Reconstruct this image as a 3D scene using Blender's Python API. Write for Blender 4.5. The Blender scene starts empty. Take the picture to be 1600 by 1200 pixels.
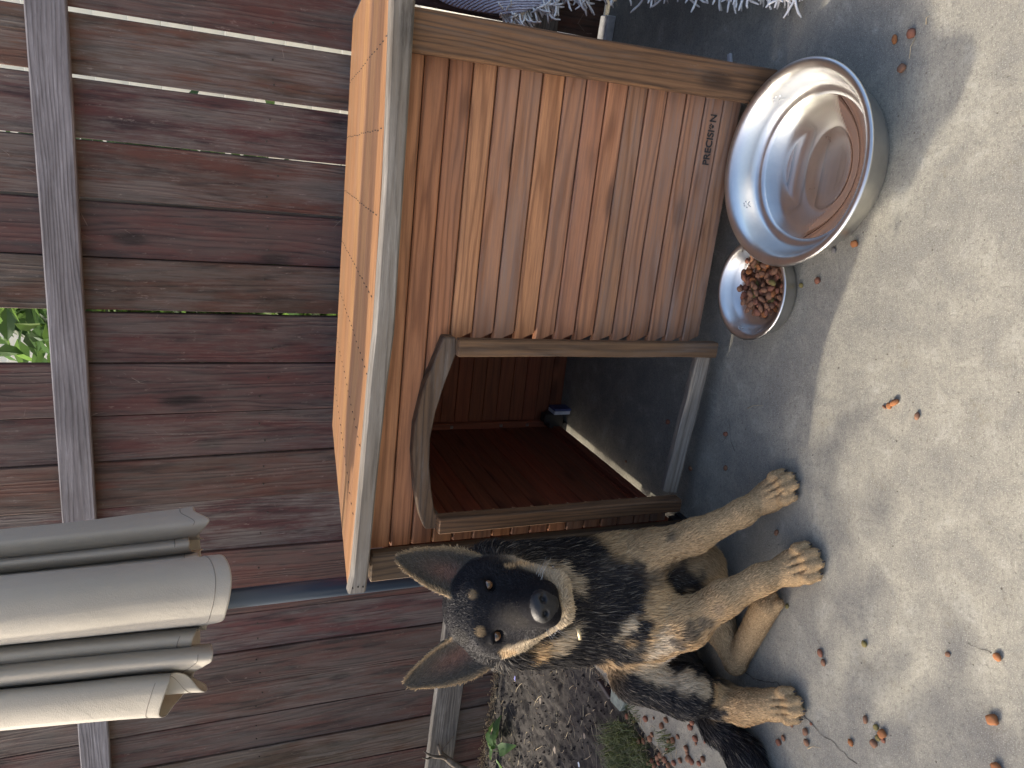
import bpy, bmesh, math, random
import numpy as np
from mathutils import Vector, Matrix, noise
from math import radians, sin, cos, pi
random.seed(7); np.random.seed(7)
SC = bpy.context.scene
COL = SC.collection

# ------------------------------------------------------------------ camera
CAM_H = 1.25
FPX = 1202.0
_th = radians(23.1); _ro = math.atan(33 / 2820)
_fw = Vector((0, cos(_th), -sin(_th))); _rt0 = Vector((1, 0, 0)); _up0 = _rt0.cross(_fw)
_rt = _rt0 * cos(_ro) - _up0 * sin(_ro)
_up = _rt0 * sin(_ro) + _up0 * cos(_ro)
CAM = Vector((0, 0, CAM_H))
cd = bpy.data.cameras.new('camera'); cam = bpy.data.objects.new('camera', cd); COL.objects.link(cam)
cd.sensor_fit = 'HORIZONTAL'; cd.sensor_width = 36; cd.lens = 36 * FPX / 1600
cd.clip_start = 0.02; cd.clip_end = 400
_X = -_up; _Y = _rt; _Z = -_fw            # the phone was held upright, the picture lies on its side
cam.matrix_world = Matrix(((_X.x, _Y.x, _Z.x, 0), (_X.y, _Y.y, _Z.y, 0), (_X.z, _Y.z, _Z.z, CAM_H), (0, 0, 0, 1)))
SC.camera = cam

# ------------------------------------------------------------------ sky and sun
SUN_EL = radians(32)
_st = Vector((.933 * cos(SUN_EL), -.36 * cos(SUN_EL), -sin(SUN_EL))).normalized()
w = bpy.data.worlds.new('World'); SC.world = w; w.use_nodes = True
nt = w.node_tree; nt.nodes.clear()
wo = nt.nodes.new('ShaderNodeOutputWorld'); bg = nt.nodes.new('ShaderNodeBackground')
sk = nt.nodes.new('ShaderNodeTexSky'); sk.sky_type = 'NISHITA'; sk.sun_disc = False
sk.sun_elevation = SUN_EL; sk.sun_rotation = math.atan2(-_st.x, -_st.y); sk.air_density = .8; sk.dust_density = 5.0; sk.ozone_density = 1.0
bg.inputs['Strength'].default_value = 0.15
nt.links.new(sk.outputs[0], bg.inputs[0]); nt.links.new(bg.outputs[0], wo.inputs[0])
sd = bpy.data.lights.new('sun', 'SUN'); sd.energy = 2.1; sd.angle = radians(0.9); sd.color = (1.0, .90, .74)
sun = bpy.data.objects.new('sun', sd); COL.objects.link(sun); sun.location = (-5, 3, 5)
sun.rotation_euler = _st.to_track_quat('-Z', 'Y').to_euler()
SC.view_settings.view_transform = 'Standard'; SC.view_settings.look = 'None'
SC.view_settings.exposure = 1.43; SC.view_settings.gamma = 1; SC.view_settings.use_curve_mapping = False

# ------------------------------------------------------------------ measuring helpers
def ray(x, y):
    U = 1200 - y; V = x
    return _rt * ((U - 600) / FPX) + _up * ((800 - V) / FPX) + _fw
def ground(x, y, z=0.0):
    d = ray(x, y); return CAM + d * ((z - CAM_H) / d.z)
def atd(x, y, depth):
    return CAM + ray(x, y) * depth
def onplane(x, y, p0, n):
    d = ray(x, y); return CAM + d * ((p0 - CAM).dot(n) / d.dot(n))
R2 = lambda a, b: random.uniform(a, b)

# ------------------------------------------------------------------ object helpers
def link(name, me, mat=None, parent=None):
    o = bpy.data.objects.new(name, me); COL.objects.link(o)
    if mat is not None and me is not None and len(me.materials) == 0: me.materials.append(mat)
    if parent is not None: o.parent = parent
    return o
def tag(o, label=None, cat=None, group=None, kind=None):
    if label: o['label'] = label
    if cat: o['category'] = cat
    if group: o['group'] = group
    if kind: o['kind'] = kind
    return o
def empty(name, loc=(0, 0, 0), rz=0, parent=None):
    o = bpy.data.objects.new(name, None); COL.objects.link(o); o.location = loc; o.rotation_euler = (0, 0, rz)
    o.empty_display_size = .05
    if parent: o.parent = parent
    return o
def mesh(name, vs, fs, smooth=False):
    me = bpy.data.meshes.new(name); me.from_pydata([tuple(v) for v in vs], [], fs); me.update()
    if smooth: me.polygons.foreach_set('use_smooth', [True] * len(me.polygons))
    return me
def frame(origin, xd, yd):
    x = Vector(xd).normalized(); y = Vector(yd); z = x.cross(y).normalized(); y = z.cross(x)
    return Matrix(((x.x, y.x, z.x, origin[0]), (x.y, y.y, z.y, origin[1]), (x.z, y.z, z.z, origin[2]), (0, 0, 0, 1)))
def board_mesh(L, W, T, seg=6, bev=.003, wob=.0012, seed=0):
    """long axis X from 0 to L, width Y centred, thickness Z from 0 to T"""
    rn = random.Random(seed); vs = []; fs = []
    b = min(bev, W * .3, T * .3); w2 = W / 2
    prof = [(-w2 + b, 0), (w2 - b, 0), (w2, b), (w2, T - b), (w2 - b, T), (-w2 + b, T), (-w2, T - b), (-w2, b)]
    xs = [0, b * .8] + [L * i / seg for i in range(1, seg)] + [L - b * .8, L]
    n = len(xs)
    for i, x in enumerate(xs):
        k = .93 if i in (0, n - 1) else 1
        a = rn.uniform(-wob, wob); c = rn.uniform(-wob, wob); d = rn.uniform(-wob, wob) * .7
        for (y, z) in prof:
            yy = y * (1 if k == 1 else (w2 - b) / w2)
            vs.append((x, yy + (a if y > 0 else c), (z - T / 2) * (1 if k == 1 else (T / 2 - b * .7) / (T / 2)) + T / 2 + d))
    for i in range(n - 1):
        for j in range(8):
            p = i * 8 + j; q = i * 8 + (j + 1) % 8
            fs.append((p, p + 8, q + 8, q))
    fs.append(tuple(range(8))); fs.append(tuple(range((n - 1) * 8 + 7, (n - 1) * 8 - 1, -1)))
    return mesh('board', vs, fs)
_bs = [0]
def board(name, p0, p1, yd, W, T, mat, parent=None, seg=6, bev=.003, wob=.0012, col=None, centre=False):
    """a plank from p0 to p1 (parent space); yd is the width direction; thickness goes along p x yd from the line"""
    p0 = Vector(p0); p1 = Vector(p1); _bs[0] += 1
    me = board_mesh((p1 - p0).length, W, T, seg, bev, wob, _bs[0])
    o = link(name, me, mat, parent)
    M = frame(p0, p1 - p0, yd)
    if centre: M = M @ Matrix.Translation((0, 0, -T / 2))
    o.matrix_local = M
    if col: o.color = col
    return o
def prism(name, pts, T, mat, parent, M, col=None, bev=.0025):
    """outline pts (x,y) extruded 0..T along local z"""
    bm = bmesh.new(); vs = [bm.verts.new((x, y, 0)) for x, y in pts]
    f = bm.faces.new(vs); r = bmesh.ops.extrude_face_region(bm, geom=[f])
    for v in [g for g in r['geom'] if isinstance(g, bmesh.types.BMVert)]: v.co.z = T
    bmesh.ops.recalc_face_normals(bm, faces=bm.faces)
    if bev:
        es = [e for e in bm.edges if len(e.link_faces) == 2 and e.calc_face_angle() > .8]
        bmesh.ops.bevel(bm, geom=es, offset=bev, segments=1, affect='EDGES')
    bmesh.ops.triangulate(bm, faces=[f for f in bm.faces if len(f.verts) > 4])
    me = bpy.data.meshes.new(name); bm.to_mesh(me); bm.free()
    o = link(name, me, mat, parent); o.matrix_local = M
    if col: o.color = col
    return o
def tube_mesh(pts, rads, n=8, cap=True):
    vs = []; fs = []; pts = [Vector(p) for p in pts]; prev = None
    for i, p in enumerate(pts):
        t = (pts[min(i + 1, len(pts) - 1)] - pts[max(i - 1, 0)]).normalized()
        a = Vector((0, 0, 1)) if abs(t.z) < .9 else Vector((1, 0, 0))
        if prev is not None: a = prev
        u = (a - t * a.dot(t)).normalized(); v = t.cross(u); prev = u
        for k in range(n):
            an = 2 * pi * k / n; vs.append(p + (u * cos(an) + v * sin(an)) * rads[i])
    for i in range(len(pts) - 1):
        for k in range(n):
            fs.append((i * n + k, i * n + (k + 1) % n, (i + 1) * n + (k + 1) % n, (i + 1) * n + k))
    if cap: fs.append(tuple(range(n - 1, -1, -1))); fs.append(tuple(range((len(pts) - 1) * n, len(pts) * n)))
    return vs, fs
def tube(name, pts, rads, mat, parent=None, n=8):
    if not hasattr(rads, '__len__'): rads = [rads] * len(pts)
    vs, fs = tube_mesh(pts, rads, n); return link(name, mesh(name, vs, fs, True), mat, parent)
class Soup:
    def __init__(s): s.v = []; s.f = []
    def add(s, vs, fs):
        b = len(s.v); s.v += [tuple(v) for v in vs]; s.f += [tuple(i + b for i in f) for f in fs]
    def box(s, c, dx, dy, dz, M=None):
        P = []
        for a in (-1, 1):
            for b in (-1, 1):
                for d in (-1, 1): P.append(Vector((a * dx / 2, b * dy / 2, d * dz / 2)))
        if M: P = [M @ p for p in P]
        P = [p + Vector(c) for p in P]
        s.add(P, [(0, 1, 3, 2), (4, 6, 7, 5), (0, 4, 5, 1), (2, 3, 7, 6), (0, 2, 6, 4), (1, 5, 7, 3)])
    def link(s, name, mat, parent=None, smooth=False): return link(name, mesh(name, s.v, s.f, smooth), mat, parent)
def lathe_mesh(prof, n=96):
    vs = []; fs = []
    for (r, z) in prof:
        for k in range(n):
            a = 2 * pi * k / n; vs.append((r * cos(a), r * sin(a), z))
    for i in range(len(prof) - 1):
        for k in range(n):
            fs.append((i * n + k, i * n + (k + 1) % n, (i + 1) * n + (k + 1) % n, (i + 1) * n + k))
    return vs, fs

# ------------------------------------------------------------------ node helper
class NB:
    def __init__(s, name):
        s.m = bpy.data.materials.new(name); s.m.use_nodes = True; s.t = s.m.node_tree; s.t.nodes.clear()
        s.out = s.t.nodes.new('ShaderNodeOutputMaterial'); s.p = s.t.nodes.new('ShaderNodeBsdfPrincipled')
        s.t.links.new(s.p.outputs[0], s.out.inputs[0])
    def n(s, typ, props=None, **inp):
        nd = s.t.nodes.new('ShaderNode' + typ)
        for k, v in (props or {}).items(): setattr(nd, k, v)
        for k, v in inp.items():
            k = k.replace('_', ' ')
            i = nd.inputs[int(k[1:])] if (k[0] == 'i' and k[1:].isdigit()) else nd.inputs[k]
            if isinstance(v, bpy.types.NodeSocket): s.t.links.new(v, i)
            else: i.default_value = v
        return nd
    def L(s, a, b): s.t.links.new(a, b)
    def set(s, **inp):
        for k, v in inp.items():
            i = s.p.inputs[k.replace('_', ' ')]
            if isinstance(v, bpy.types.NodeSocket): s.L(v, i)
            else: i.default_value = v
    def ramp(s, fac, stops, interp='LINEAR'):
        r = s.t.nodes.new('ShaderNodeValToRGB'); r.color_ramp.interpolation = interp
        e = r.color_ramp.elements
        while len(e) < len(stops): e.new(.5)
        for i, (p, c) in enumerate(stops):
            e[i].position = p
            e[i].color = (c, c, c, 1) if not hasattr(c, '__len__') else (*c[:3], 1)
        s.L(fac, r.inputs[0]); return r.outputs[0]
    def noise(s, vec, scale, detail=4, rough=.55, dist=0.0):
        return s.n('TexNoise', None, Vector=vec, Scale=scale, Detail=detail, Roughness=rough, Distortion=dist).outputs['Fac']
    def mix(s, f, a, b, mode='MIX'):
        m = s.t.nodes.new('ShaderNodeMix'); m.data_type = 'RGBA'; m.blend_type = mode
        for i, v in ((0, f), (6, a), (7, b)):
            if isinstance(v, bpy.types.NodeSocket): s.L(v, m.inputs[i])
            elif i == 0: m.inputs[0].default_value = v
            else: m.inputs[i].default_value = (*v[:3], 1)
        return m.outputs[2]
    def math(s, op, a, b=0.0, c=0.0, clamp=False):
        m = s.t.nodes.new('ShaderNodeMath'); m.operation = op; m.use_clamp = clamp
        for i, v in ((0, a), (1, b), (2, c)):
            if isinstance(v, bpy.types.NodeSocket): s.L(v, m.inputs[i])
            else: m.inputs[i].default_value = v
        return m.outputs[0]
    def mapv(s, vec, scale=(1, 1, 1), loc=(0, 0, 0), rot=(0, 0, 0)):
        return s.n('Mapping', None, Vector=vec, Scale=scale, Location=loc, Rotation=rot).outputs[0]
    def bump(s, h, strength=.3, dist=.002, normal=None):
        b = s.n('Bump', None, Height=h, Strength=strength, Distance=dist)
        if normal is not None: s.L(normal, b.inputs['Normal'])
        s.L(b.outputs[0], s.p.inputs['Normal']); return b.outputs[0]
    def objvec(s):
        tc = s.n('TexCoord'); oi = s.n('ObjectInfo')
        r = s.math('MULTIPLY', oi.outputs['Random'], 61.0)
        cx = s.n('CombineXYZ', None, X=r, Y=s.math('MULTIPLY', r, .37), Z=s.math('MULTIPLY', r, .71)).outputs[0]
        v = s.n('VectorMath', {'operation': 'ADD'}, i0=tc.outputs['Object'], i1=cx).outputs[0]
        return v, oi, tc

def simple(name, col, rough=.7, metal=0.0, var=.12, scale=30, bump=.1):
    b = NB(name); tc = b.n('TexCoord')
    f = b.noise(tc.outputs['Object'], scale, 5)
    c = b.ramp(f, [(.25, [x * (1 - var * 2) for x in col]), (.75, [min(1, x * (1 + var * 2)) for x in col])])
    b.set(Base_Color=c, Roughness=rough, Metallic=metal)
    if bump: b.bump(f, bump, .002)
    return b.m

def wood(name, base, dark, grey, grey_amt=.5, rough=.8, grain=1.0, scratch=.0, ringscale=9.0, usecol=True, bumps=.35, knot=1.0, patch=(.42, .62), redmottle=None):
    b = NB(name); v, oi, tc = b.objvec()
    ws = b.mapv(v, (.9, 9, 9)); warp = b.noise(ws, 1.0, 3, .5)
    # fine fibres
    fib = b.noise(b.mapv(v, (7, 190, 190)), 1.0, 6, .75)
    fib2 = b.noise(b.mapv(v, (2.2, 60, 60)), 1.0, 4, .6)
    # growth bands
    yy = b.n('SeparateXYZ', None, Vector=v)
    t = b.math('ADD', b.math('MULTIPLY', yy.outputs[1], ringscale * 6), b.math('MULTIPLY', warp, 9.0))
    t = b.math('ADD', t, b.math('MULTIPLY', yy.outputs[2], ringscale * 2))
    tri = b.math('PINGPONG', t, .5); ring = b.math('POWER', b.math('MULTIPLY', tri, 2.0), 1.8)
    # knots
    vo = b.n('TexVoronoi', {'voronoi_dimensions': '3D'}, Vector=b.mapv(v, (3.2, 8.5, 8.5)), Scale=1.0)
    kd = b.math('ADD', vo.outputs['Distance'], b.math('MULTIPLY', b.math('SUBTRACT', fib2, .5), .09))
    kn = b.ramp(kd, [(.05, 1.0), (.12, .75), (.15, .35), (.2, 0.0)])
    kn = b.math('MULTIPLY', kn, knot)
    ring2 = b.ramp(b.math('ADD', tri, b.math('MULTIPLY', b.math('SUBTRACT', fib, .5), .25)), [(.25, 0.), (.42, 1.)])
    col = b.mix(b.math('MULTIPLY', b.math('ADD', b.math('MULTIPLY', ring, .45), b.math('MULTIPLY', ring2, .35)), min(1.2, grain), clamp=True), base, dark)
    col = b.mix(b.ramp(fib, [(.42, .0), (.70, .60)]), col, [x * .50 for x in dark])
    col = b.mix(b.ramp(fib2, [(.30, .35), (.46, .0)]), col, [min(.9, x * 1.45) for x in base])
    if redmottle is not None:
        col = b.mix(b.ramp(b.noise(b.mapv(v, (4, 22, 22)), 1.0, 6, .65), [(.45, 0.), (.6, .8)]), col, redmottle)
    col = b.mix(b.math('MULTIPLY', kn, .75), col, [x * .4 for x in dark])
    if usecol:
        col = b.mix(1.0, col, oi.outputs['Color'], 'MULTIPLY')
    # weathering
    wn = b.noise(b.mapv(v, (2.6, 14, 14)), 1.0, 7, .68)
    wn2 = b.math('ADD', b.math('MULTIPLY', wn, .72), b.math('MULTIPLY', fib, .28))
    g = b.ramp(wn2, [(patch[0], 0.), (patch[1], 1.0)])
    amt = grey_amt
    if usecol: g = b.math('MULTIPLY', g, b.math('MULTIPLY', oi.outputs['Alpha'], grey_amt), clamp=True)
    else: g = b.math('MULTIPLY', g, grey_amt)
    gcol = b.mix(b.ramp(fib, [(.3, 0.), (.7, 1.)]), [x * .48 for x in grey], [min(1, x * 1.45) for x in grey])
    col = b.mix(g, col, gcol)
    h = b.math('ADD', b.math('MULTIPLY', fib, .55), b.math('MULTIPLY', ring, .35))
    h = b.math('SUBTRACT', h, b.math('MULTIPLY', kn, .2))
    if scratch > 0:
        hl = b.ramp(b.noise(b.mapv(v, (26, 26, 26), (0, 0, 0), (0, 0, 0)), 1.0, 2, .5), [(.5, 0.), (.6, 1.)])
        s1 = b.n('TexVoronoi', {'feature': 'DISTANCE_TO_EDGE'}, Vector=b.mapv(v, (7, 19, 19), (0, 0, 0), (0, 0, .35)), Scale=1.0)
        s = b.ramp(b.math('ADD', s1.outputs['Distance'], b.math('MULTIPLY', fib2, .015)), [(.008, 1.), (.016, 0.)])
        msk = b.ramp(b.noise(v, 4.0, 3), [(.58, 0.), (.66, 1.)])
        fl = b.ramp(b.noise(b.mapv(v, (18, 70, 70)), 1., 8, .8), [(.60, 0.), (.74, 1.)])
        sc = b.math('ADD', b.math('MULTIPLY', s, b.math('MULTIPLY', b.math('MULTIPLY', msk, hl), scratch * .5)), b.math('MULTIPLY', fl, scratch * .9), clamp=True)
        col = b.mix(sc, col, (.36, .30, .27))
    b.set(Base_Color=col, Roughness=b.math('ADD', rough - .1, b.math('MULTIPLY', fib, .2)))
    b.p.inputs['Specular IOR Level'].default_value = .3
    b.bump(h, bumps, .0025)
    return b.m
M = {}
M['fence'] = wood('fence_wood', (.082, .050, .041), (.030, .022, .021), (.135, .118, .108), .95, .85, 1.1, .8, 7.0, patch=(.43, .55), redmottle=(.098, .043, .034), bumps=1.0, knot=1.2)
M['rail'] = wood('weathered_rail_wood', (.15, .14, .15), (.065, .06, .065), (.25, .24, .26), .8, .9, 1.0, 0, 14.0, usecol=False, bumps=.7, knot=.7)
M['cedar'] = wood('cedar_plank_wood', (.41, .20, .10), (.21, .092, .045), (.26, .205, .175), .9, .62, 1.0, .18, 7.0, patch=(.42, .66), bumps=.25)
M['roof'] = wood('roof_wood', (.38, .205, .10), (.26, .13, .06), (.4, .32, .26), .3, .5, .8, 0, 4.0, bumps=.12, knot=.25)
M['grey'] = wood('grey_weathered_wood', (.20, .17, .135), (.085, .070, .055), (.275, .25, .215), .9, .85, 1.0, .5, 9.0, usecol=False, bumps=.6)
M['trim'] = wood('dark_stained_trim_wood', (.135, .080, .045), (.052, .033, .022), (.17, .145, .125), .8, .75, 1.0, .25, 12.0, patch=(.5, .72), bumps=.4)
M['inner'] = wood('inside_red_wood', (.22, .062, .03), (.14, .038, .022), (.22, .15, .12), .15, .6, .7, 0, 6.0, bumps=.15)
M['black_plastic'] = simple('black_plastic', (.02, .02, .022), .5, 0, .1, 40, .05)
M['rail2'] = wood('dark_rail_wood', (.12, .11, .10), (.06, .055, .055), (.30, .29, .28), .7, .9, 1.0, .4, 12.0, usecol=False, bumps=.6, patch=(.5, .7))
M['tin'] = simple('bolt_steel', (.5, .5, .5), .35, 1.0)
M['dark'] = simple('dark_iron', (.03, .025, .02), .6)
# ================================================================== ground
def concrete_mat():
    b = NB('concrete'); tc = b.n('TexCoord'); v = tc.outputs['Object']
    big = b.noise(v, 3.1, 6, .62, .4); mid = b.noise(v, 14., 8, .72, .5); fine = b.noise(v, 130., 6, .8); fine2 = b.noise(v, 420., 3, .7)
    st = b.noise(b.mapv(v, (30, 210, 30), (0, 0, 0), (0, 0, .75)), 1.0, 5, .7)
    col = b.mix(b.ramp(big, [(.36, 0.), (.64, 1.)]), (.205, .195, .165), (.292, .274, .220))  # cream and grey patches, here and below, carry dappled light in the colour
    col = b.mix(b.ramp(mid, [(.38, .65), (.55, 0.)]), col, (.165, .158, .142))
    col = b.mix(b.ramp(mid, [(.55, 0.), (.72, .55)]), col, (.42, .405, .35))
    col = b.mix(b.ramp(fine, [(.34, .75), (.50, 0.)]), col, (.115, .105, .088))
    col = b.mix(b.ramp(fine2, [(.54, 0.), (.68, .65)]), col, (.50, .48, .41))
    col = b.mix(b.ramp(st, [(.50, 0.), (.70, .30)]), col, (.14, .13, .11))
    stain = b.noise(v, 7.5, 6, .85)
    col = b.mix(b.ramp(stain, [(.58, 0.), (.70, .45)]), col, (.17, .145, .10))
    vo = b.n('TexVoronoi', None, Vector=v, Scale=42.0, Randomness=1.0)
    pit = b.ramp(b.math('ADD', vo.outputs['Distance'], b.math('MULTIPLY', b.noise(v, 90, 3), .12)), [(.10, 1.), (.15, 0.)])
    pm = b.math('MULTIPLY', pit, b.ramp(b.noise(v, 9, 2), [(.48, 0.), (.56, 1.)]))
    col = b.mix(b.math('MULTIPLY', pm, .75), col, (.08, .065, .05))
    h = b.math('ADD', b.math('MULTIPLY', fine, .9), b.math('MULTIPLY', mid, .7))
    h = b.math('ADD', h, b.math('MULTIPLY', st, .25)); h = b.math('SUBTRACT', h, b.math('MULTIPLY', pm, .5))
    b.set(Base_Color=col, Roughness=.88); b.p.inputs['Specular IOR Level'].default_value = .3
    b.bump(h, .6, .0035); return b.m
M['concrete'] = concrete_mat()
def quad(name, pts, mat, kind='structure'):
    o = link(name, mesh(name, pts, [tuple(range(len(pts)))]), mat); tag(o, kind=kind); return o
# wide yard ground, reaching the horizon
b = NB('yard_ground'); tc = b.n('TexCoord'); f = b.noise(tc.outputs['Object'], 1.5, 8, .7)
b.set(Base_Color=b.ramp(f, [(.3, (.30, .27, .21)), (.7, (.44, .41, .34))]), Roughness=.95); M['yard'] = b.m
quad('ground', [(-150, -150, -.08), (150, -150, -.08), (150, 150, -.08), (-150, 150, -.08)], M['yard'])
# concrete patio slab: near-left edge borders the planting bed
slab = [(-.90, 2.42), (-.955, 2.22), (-1.0, 2.06), (-1.05, 1.94), (-1.085, 1.78), (-1.11, 1.55), (-1.16, 1.2), (-1.2, -1.5), (4, -1.5), (4, .98), (1.45, 2.03), (.2, 2.52), (-.6, 2.8)]
bm = bmesh.new(); vv = [bm.verts.new((x, y, 0)) for x, y in slab]; fc = bm.faces.new(vv)
r = bmesh.ops.extrude_face_region(bm, geom=[fc])
for v in [g for g in r['geom'] if isinstance(g, bmesh.types.BMVert)]: v.co.z = -.12
bmesh.ops.recalc_face_normals(bm, faces=bm.faces)
me = bpy.data.meshes.new('patio'); bm.to_mesh(me); bm.free(); tag(link('patio', me, M['concrete']), kind='structure')
# hairline cracks: thin dark grooves filled with dirt
def crack(pix, wd=.0016, seed=1):
    rn = random.Random(seed); P = [ground(*p) for p in pix]; pts = []
    for a, c in zip(P[:-1], P[1:]):
        n = max(3, int((c - a).length / .008))
        for i in range(n): pts.append(a.lerp(c, i / n) + Vector((rn.gauss(0, .0013), rn.gauss(0, .0013), 0)))
    vs = []; fs = []
    for i, p in enumerate(pts):
        t = (pts[min(i + 1, len(pts) - 1)] - pts[max(i - 1, 0)]).normalized(); nn = Vector((-t.y, t.x, 0)) * wd * rn.uniform(.25, 1) * .7
        vs += [p + nn + Vector((0, 0, .0008)), p - nn + Vector((0, 0, .0008))]
        if i: fs.append((2 * i - 2, 2 * i, 2 * i + 1, 2 * i - 1))
    tag(link('ground_crack', mesh('ground_crack', vs, fs), M['crackdirt']), kind='structure')
M['crackdirt'] = simple('crack_dirt', (.075, .065, .055), .95)
crack([(1152, 1042), (1178, 1060), (1195, 1066), (1215, 1066), (1250, 1111), (1268, 1130), (1282, 1146), (1300, 1158), (1313, 1170), (1325, 1182), (1345, 1198)], .0022, 1)
crack([(1512, 1007), (1528, 1012), (1545, 1016), (1548, 1024)], .0014, 2)
crack([(1140, 655), (1142, 690), (1150, 708)], .0015, 3)
crack([(1278, 1000), (1285, 1012)], .001, 4)

# ================================================================== fence
FY = radians(-21.9); FX = Vector((cos(FY), sin(FY), 0)); FN = Vector((-sin(FY), cos(FY), 0))
FB = ground(782, 1060, -.04)
def fp(x, y, d=0.0):
    q = onplane(x, y, FB + FN * d, FN); return ((q - FB).dot(FX), q.z)
fence = empty('wooden_fence', FB, FY); fence.location.z = 0
tag(fence, 'weathered red-brown board fence with gaps between its upright pickets, behind the doghouse', 'fence')
# picket seams, (fence-local x); left seams are tight, right ones leave gaps
seam_px = [((104, 13), (400, 60), .010), ((112, 118), (400, 157), .0075), ((122, 217), (400, 245), .0025), ((128, 311), (400, 331), .008), ((133, 401), (400, 413), .001), ((141, 486), (530, 493), .009),
           ((146, 567.5), (523, 567), .003), ((300, 645), (520, 637), .001), ((300, 714), (517, 701), .003), ((300, 784), (526, 767), .001), ((330, 862), (526, 846), .001),
           ((362, 960), (667, 924), .004), ((332, 1024), (695, 972), .002), ((320, 1080), (660, 1026), .0015), ((300, 1135), (632, 1078), .0015), ((300, 1187), (677, 1117), .002), ((480, 1200), (669, 1165), .002)]
sx = []
for a, c, gp in seam_px:
    xa, za = fp(*a); xb, zb = fp(*c); sx.append((xa, za, xb, zb, gp))
def seam_at(s, z):
    xa, za, xb, zb, gp = s; k = (xb - xa) / (zb - za); return xa + (z - za) * max(-.03, min(.03, k))
sx_left = []
x0 = seam_at(sx[-1], 1.0)
for i in range(1, 14): sx_left.append((x0 - .158 * i, 0, x0 - .158 * i, 1, .002))
x1 = seam_at(sx[0], 1.0); sx_right = [(x1 + .158 * i, 0, x1 + .158 * i, 1, .008 if i % 2 else .003) for i in range(1, 6)]
seams = sx_left[::-1] + sx[::-1] + sx_right
ZT = 1.95
rn = random.Random(5)
for i in range(len(seams) - 1):
    a, c = seams[i], seams[i + 1]; g0, g1 = a[4] / 2 + .0008, c[4] / 2 + .0008
    top = ZT + rn.uniform(-.015, .015)
    # one picket is broken off above the rail
    xm = (seam_at(a, 1) + seam_at(c, 1)) / 2
    zb = -.03 if i % 3 else -.02
    def edge(s, z, sg, g): return seam_at(s, z) + sg * g
    brk = abs(xm - (seam_at(sx[6], 1) + seam_at(sx[5], 1)) / 2) < .02
    zt = 1.60 if brk else top
    zs = [zb + (zt - zb) * k / 12 for k in range(13)]
    vs = []; fs = []; T = .017; dy = rn.uniform(-.004, .004)
    for z in zs:
        wl, wr = edge(a, z, 1, g0) + rn.uniform(-.0006, .0006), edge(c, z, -1, g1) + rn.uniform(-.0006, .0006)
        cup = rn.uniform(-.001, .001); bv = .002
        ring_ = [(wl + bv, dy), (wr - bv, dy), (wr, dy + bv), (wr, dy + T), (wl, dy + T), (wl, dy + bv)]
        vs += [(px, py + cup, z + (rn.uniform(-.012, .012) if (brk and z == zs[-1]) else 0)) for px, py in ring_]
    for k in range(12):
        for j in range(6):
            p = k * 6 + j; q = k * 6 + (j + 1) % 6; fs.append((p, q, q + 6, p + 6))
    fs.append((5, 4, 3, 2, 1, 0)); fs.append(tuple(range(72, 78)))
    # recast so the mesh's long axis is local X for the grain
    cxm = xm; vs2 = [(z, -(x - cxm), y) for x, y, z in vs]
    o = link('picket', mesh('picket', vs2, fs), M['fence'], fence)
    o.matrix_local = Matrix(((0, -1, 0, cxm), (0, 0, 1, 0), (1, 0, 0, 0), (0, 0, 0, 1)))
    h = rn.uniform(.78, 1.2); o.color = (h, h * rn.uniform(.86, 1.08), h * rn.uniform(.88, 1.1), rn.uniform(.15, .9))
    if i in (4, 5, 6, 7, 8, 9): o.color = (1.15, 1.02, 1.05, .25)
    for s_, g_ in ((a, 0),):
        pass
# the lighter grey picket left of the doghouse (beside the umbrella)
pk = [o for o in fence.children if o.name.startswith('picket')]
for o in pk:
    x = o.matrix_local.translation.x
    tgt = (fp(400, 830)[0])
    if abs(x - tgt) < .07: o.color = (1.5, 1.9, 1.8, 2.2); o['label'] = 'unpainted pale grey fence picket'
xr0, xr1 = -2.55, 3.2
def zrail(pxs): return sum(fp(*p)[1] for p in pxs) / len(pxs)
zr_t = zrail([(30, 0), (86, 600)]); zr_b = zrail([(103, 0), (145, 600)])
W_ = zr_t - zr_b
RT = .036
def railb(name, z, Wd, x0, x1, mat, T=RT):
    return board(name, (x0, -.003, z), (x1, -.003, z), (0, 0, 1), Wd, T, mat, fence, 24, .004, .0012)
def fpd(x, y, d): return fp(x, y, d)
zt = (fp(30, 0, -.04)[1] + fp(86, 600, -.04)[1]) / 2; zb_ = (fp(100, 0, -.04)[1] + fp(141, 600, -.04)[1]) / 2
railb('upper_rail', (zt + zb_) / 2, zt - zb_, xr0, xr1, M['rail'])['label'] = 'rough grey upper rail of the fence'
zt = (fp(700, 944, -.04)[1] + fp(667.5, 1200, -.04)[1]) / 2; zb_ = (fp(724, 1075, -.04)[1] + fp(707, 1200, -.04)[1]) / 2
railb('lower_rail', (zt + zb_) / 2, zt - zb_, xr0, xr1, M['rail2'])['label'] = 'worn lower rail of the fence'
# nail heads: two per picket at each rail
nl = Soup()
for i in range(len(seams) - 1):
    for z in (.2, 1.0):
        for q in (.3, .7):
            x = seam_at(seams[i], z) * (1 - q) + seam_at(seams[i + 1], z) * q
            nl.box((x, -.0045, z + rn.uniform(-.02, .02)), .005, .003, .005)
tag(nl.link('nail_heads', M['dark'], fence), kind='stuff')
# dark gap strip (rear of fence posts) behind the pickets
for x in (-2.3, -.35, 1.95):
    board('fence_post', (x, .02 + .045, -.05), (x, .02 + .045, 1.9), (1, 0, 0), .09, .09, M['grey'], fence, 3, centre=True)

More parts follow.
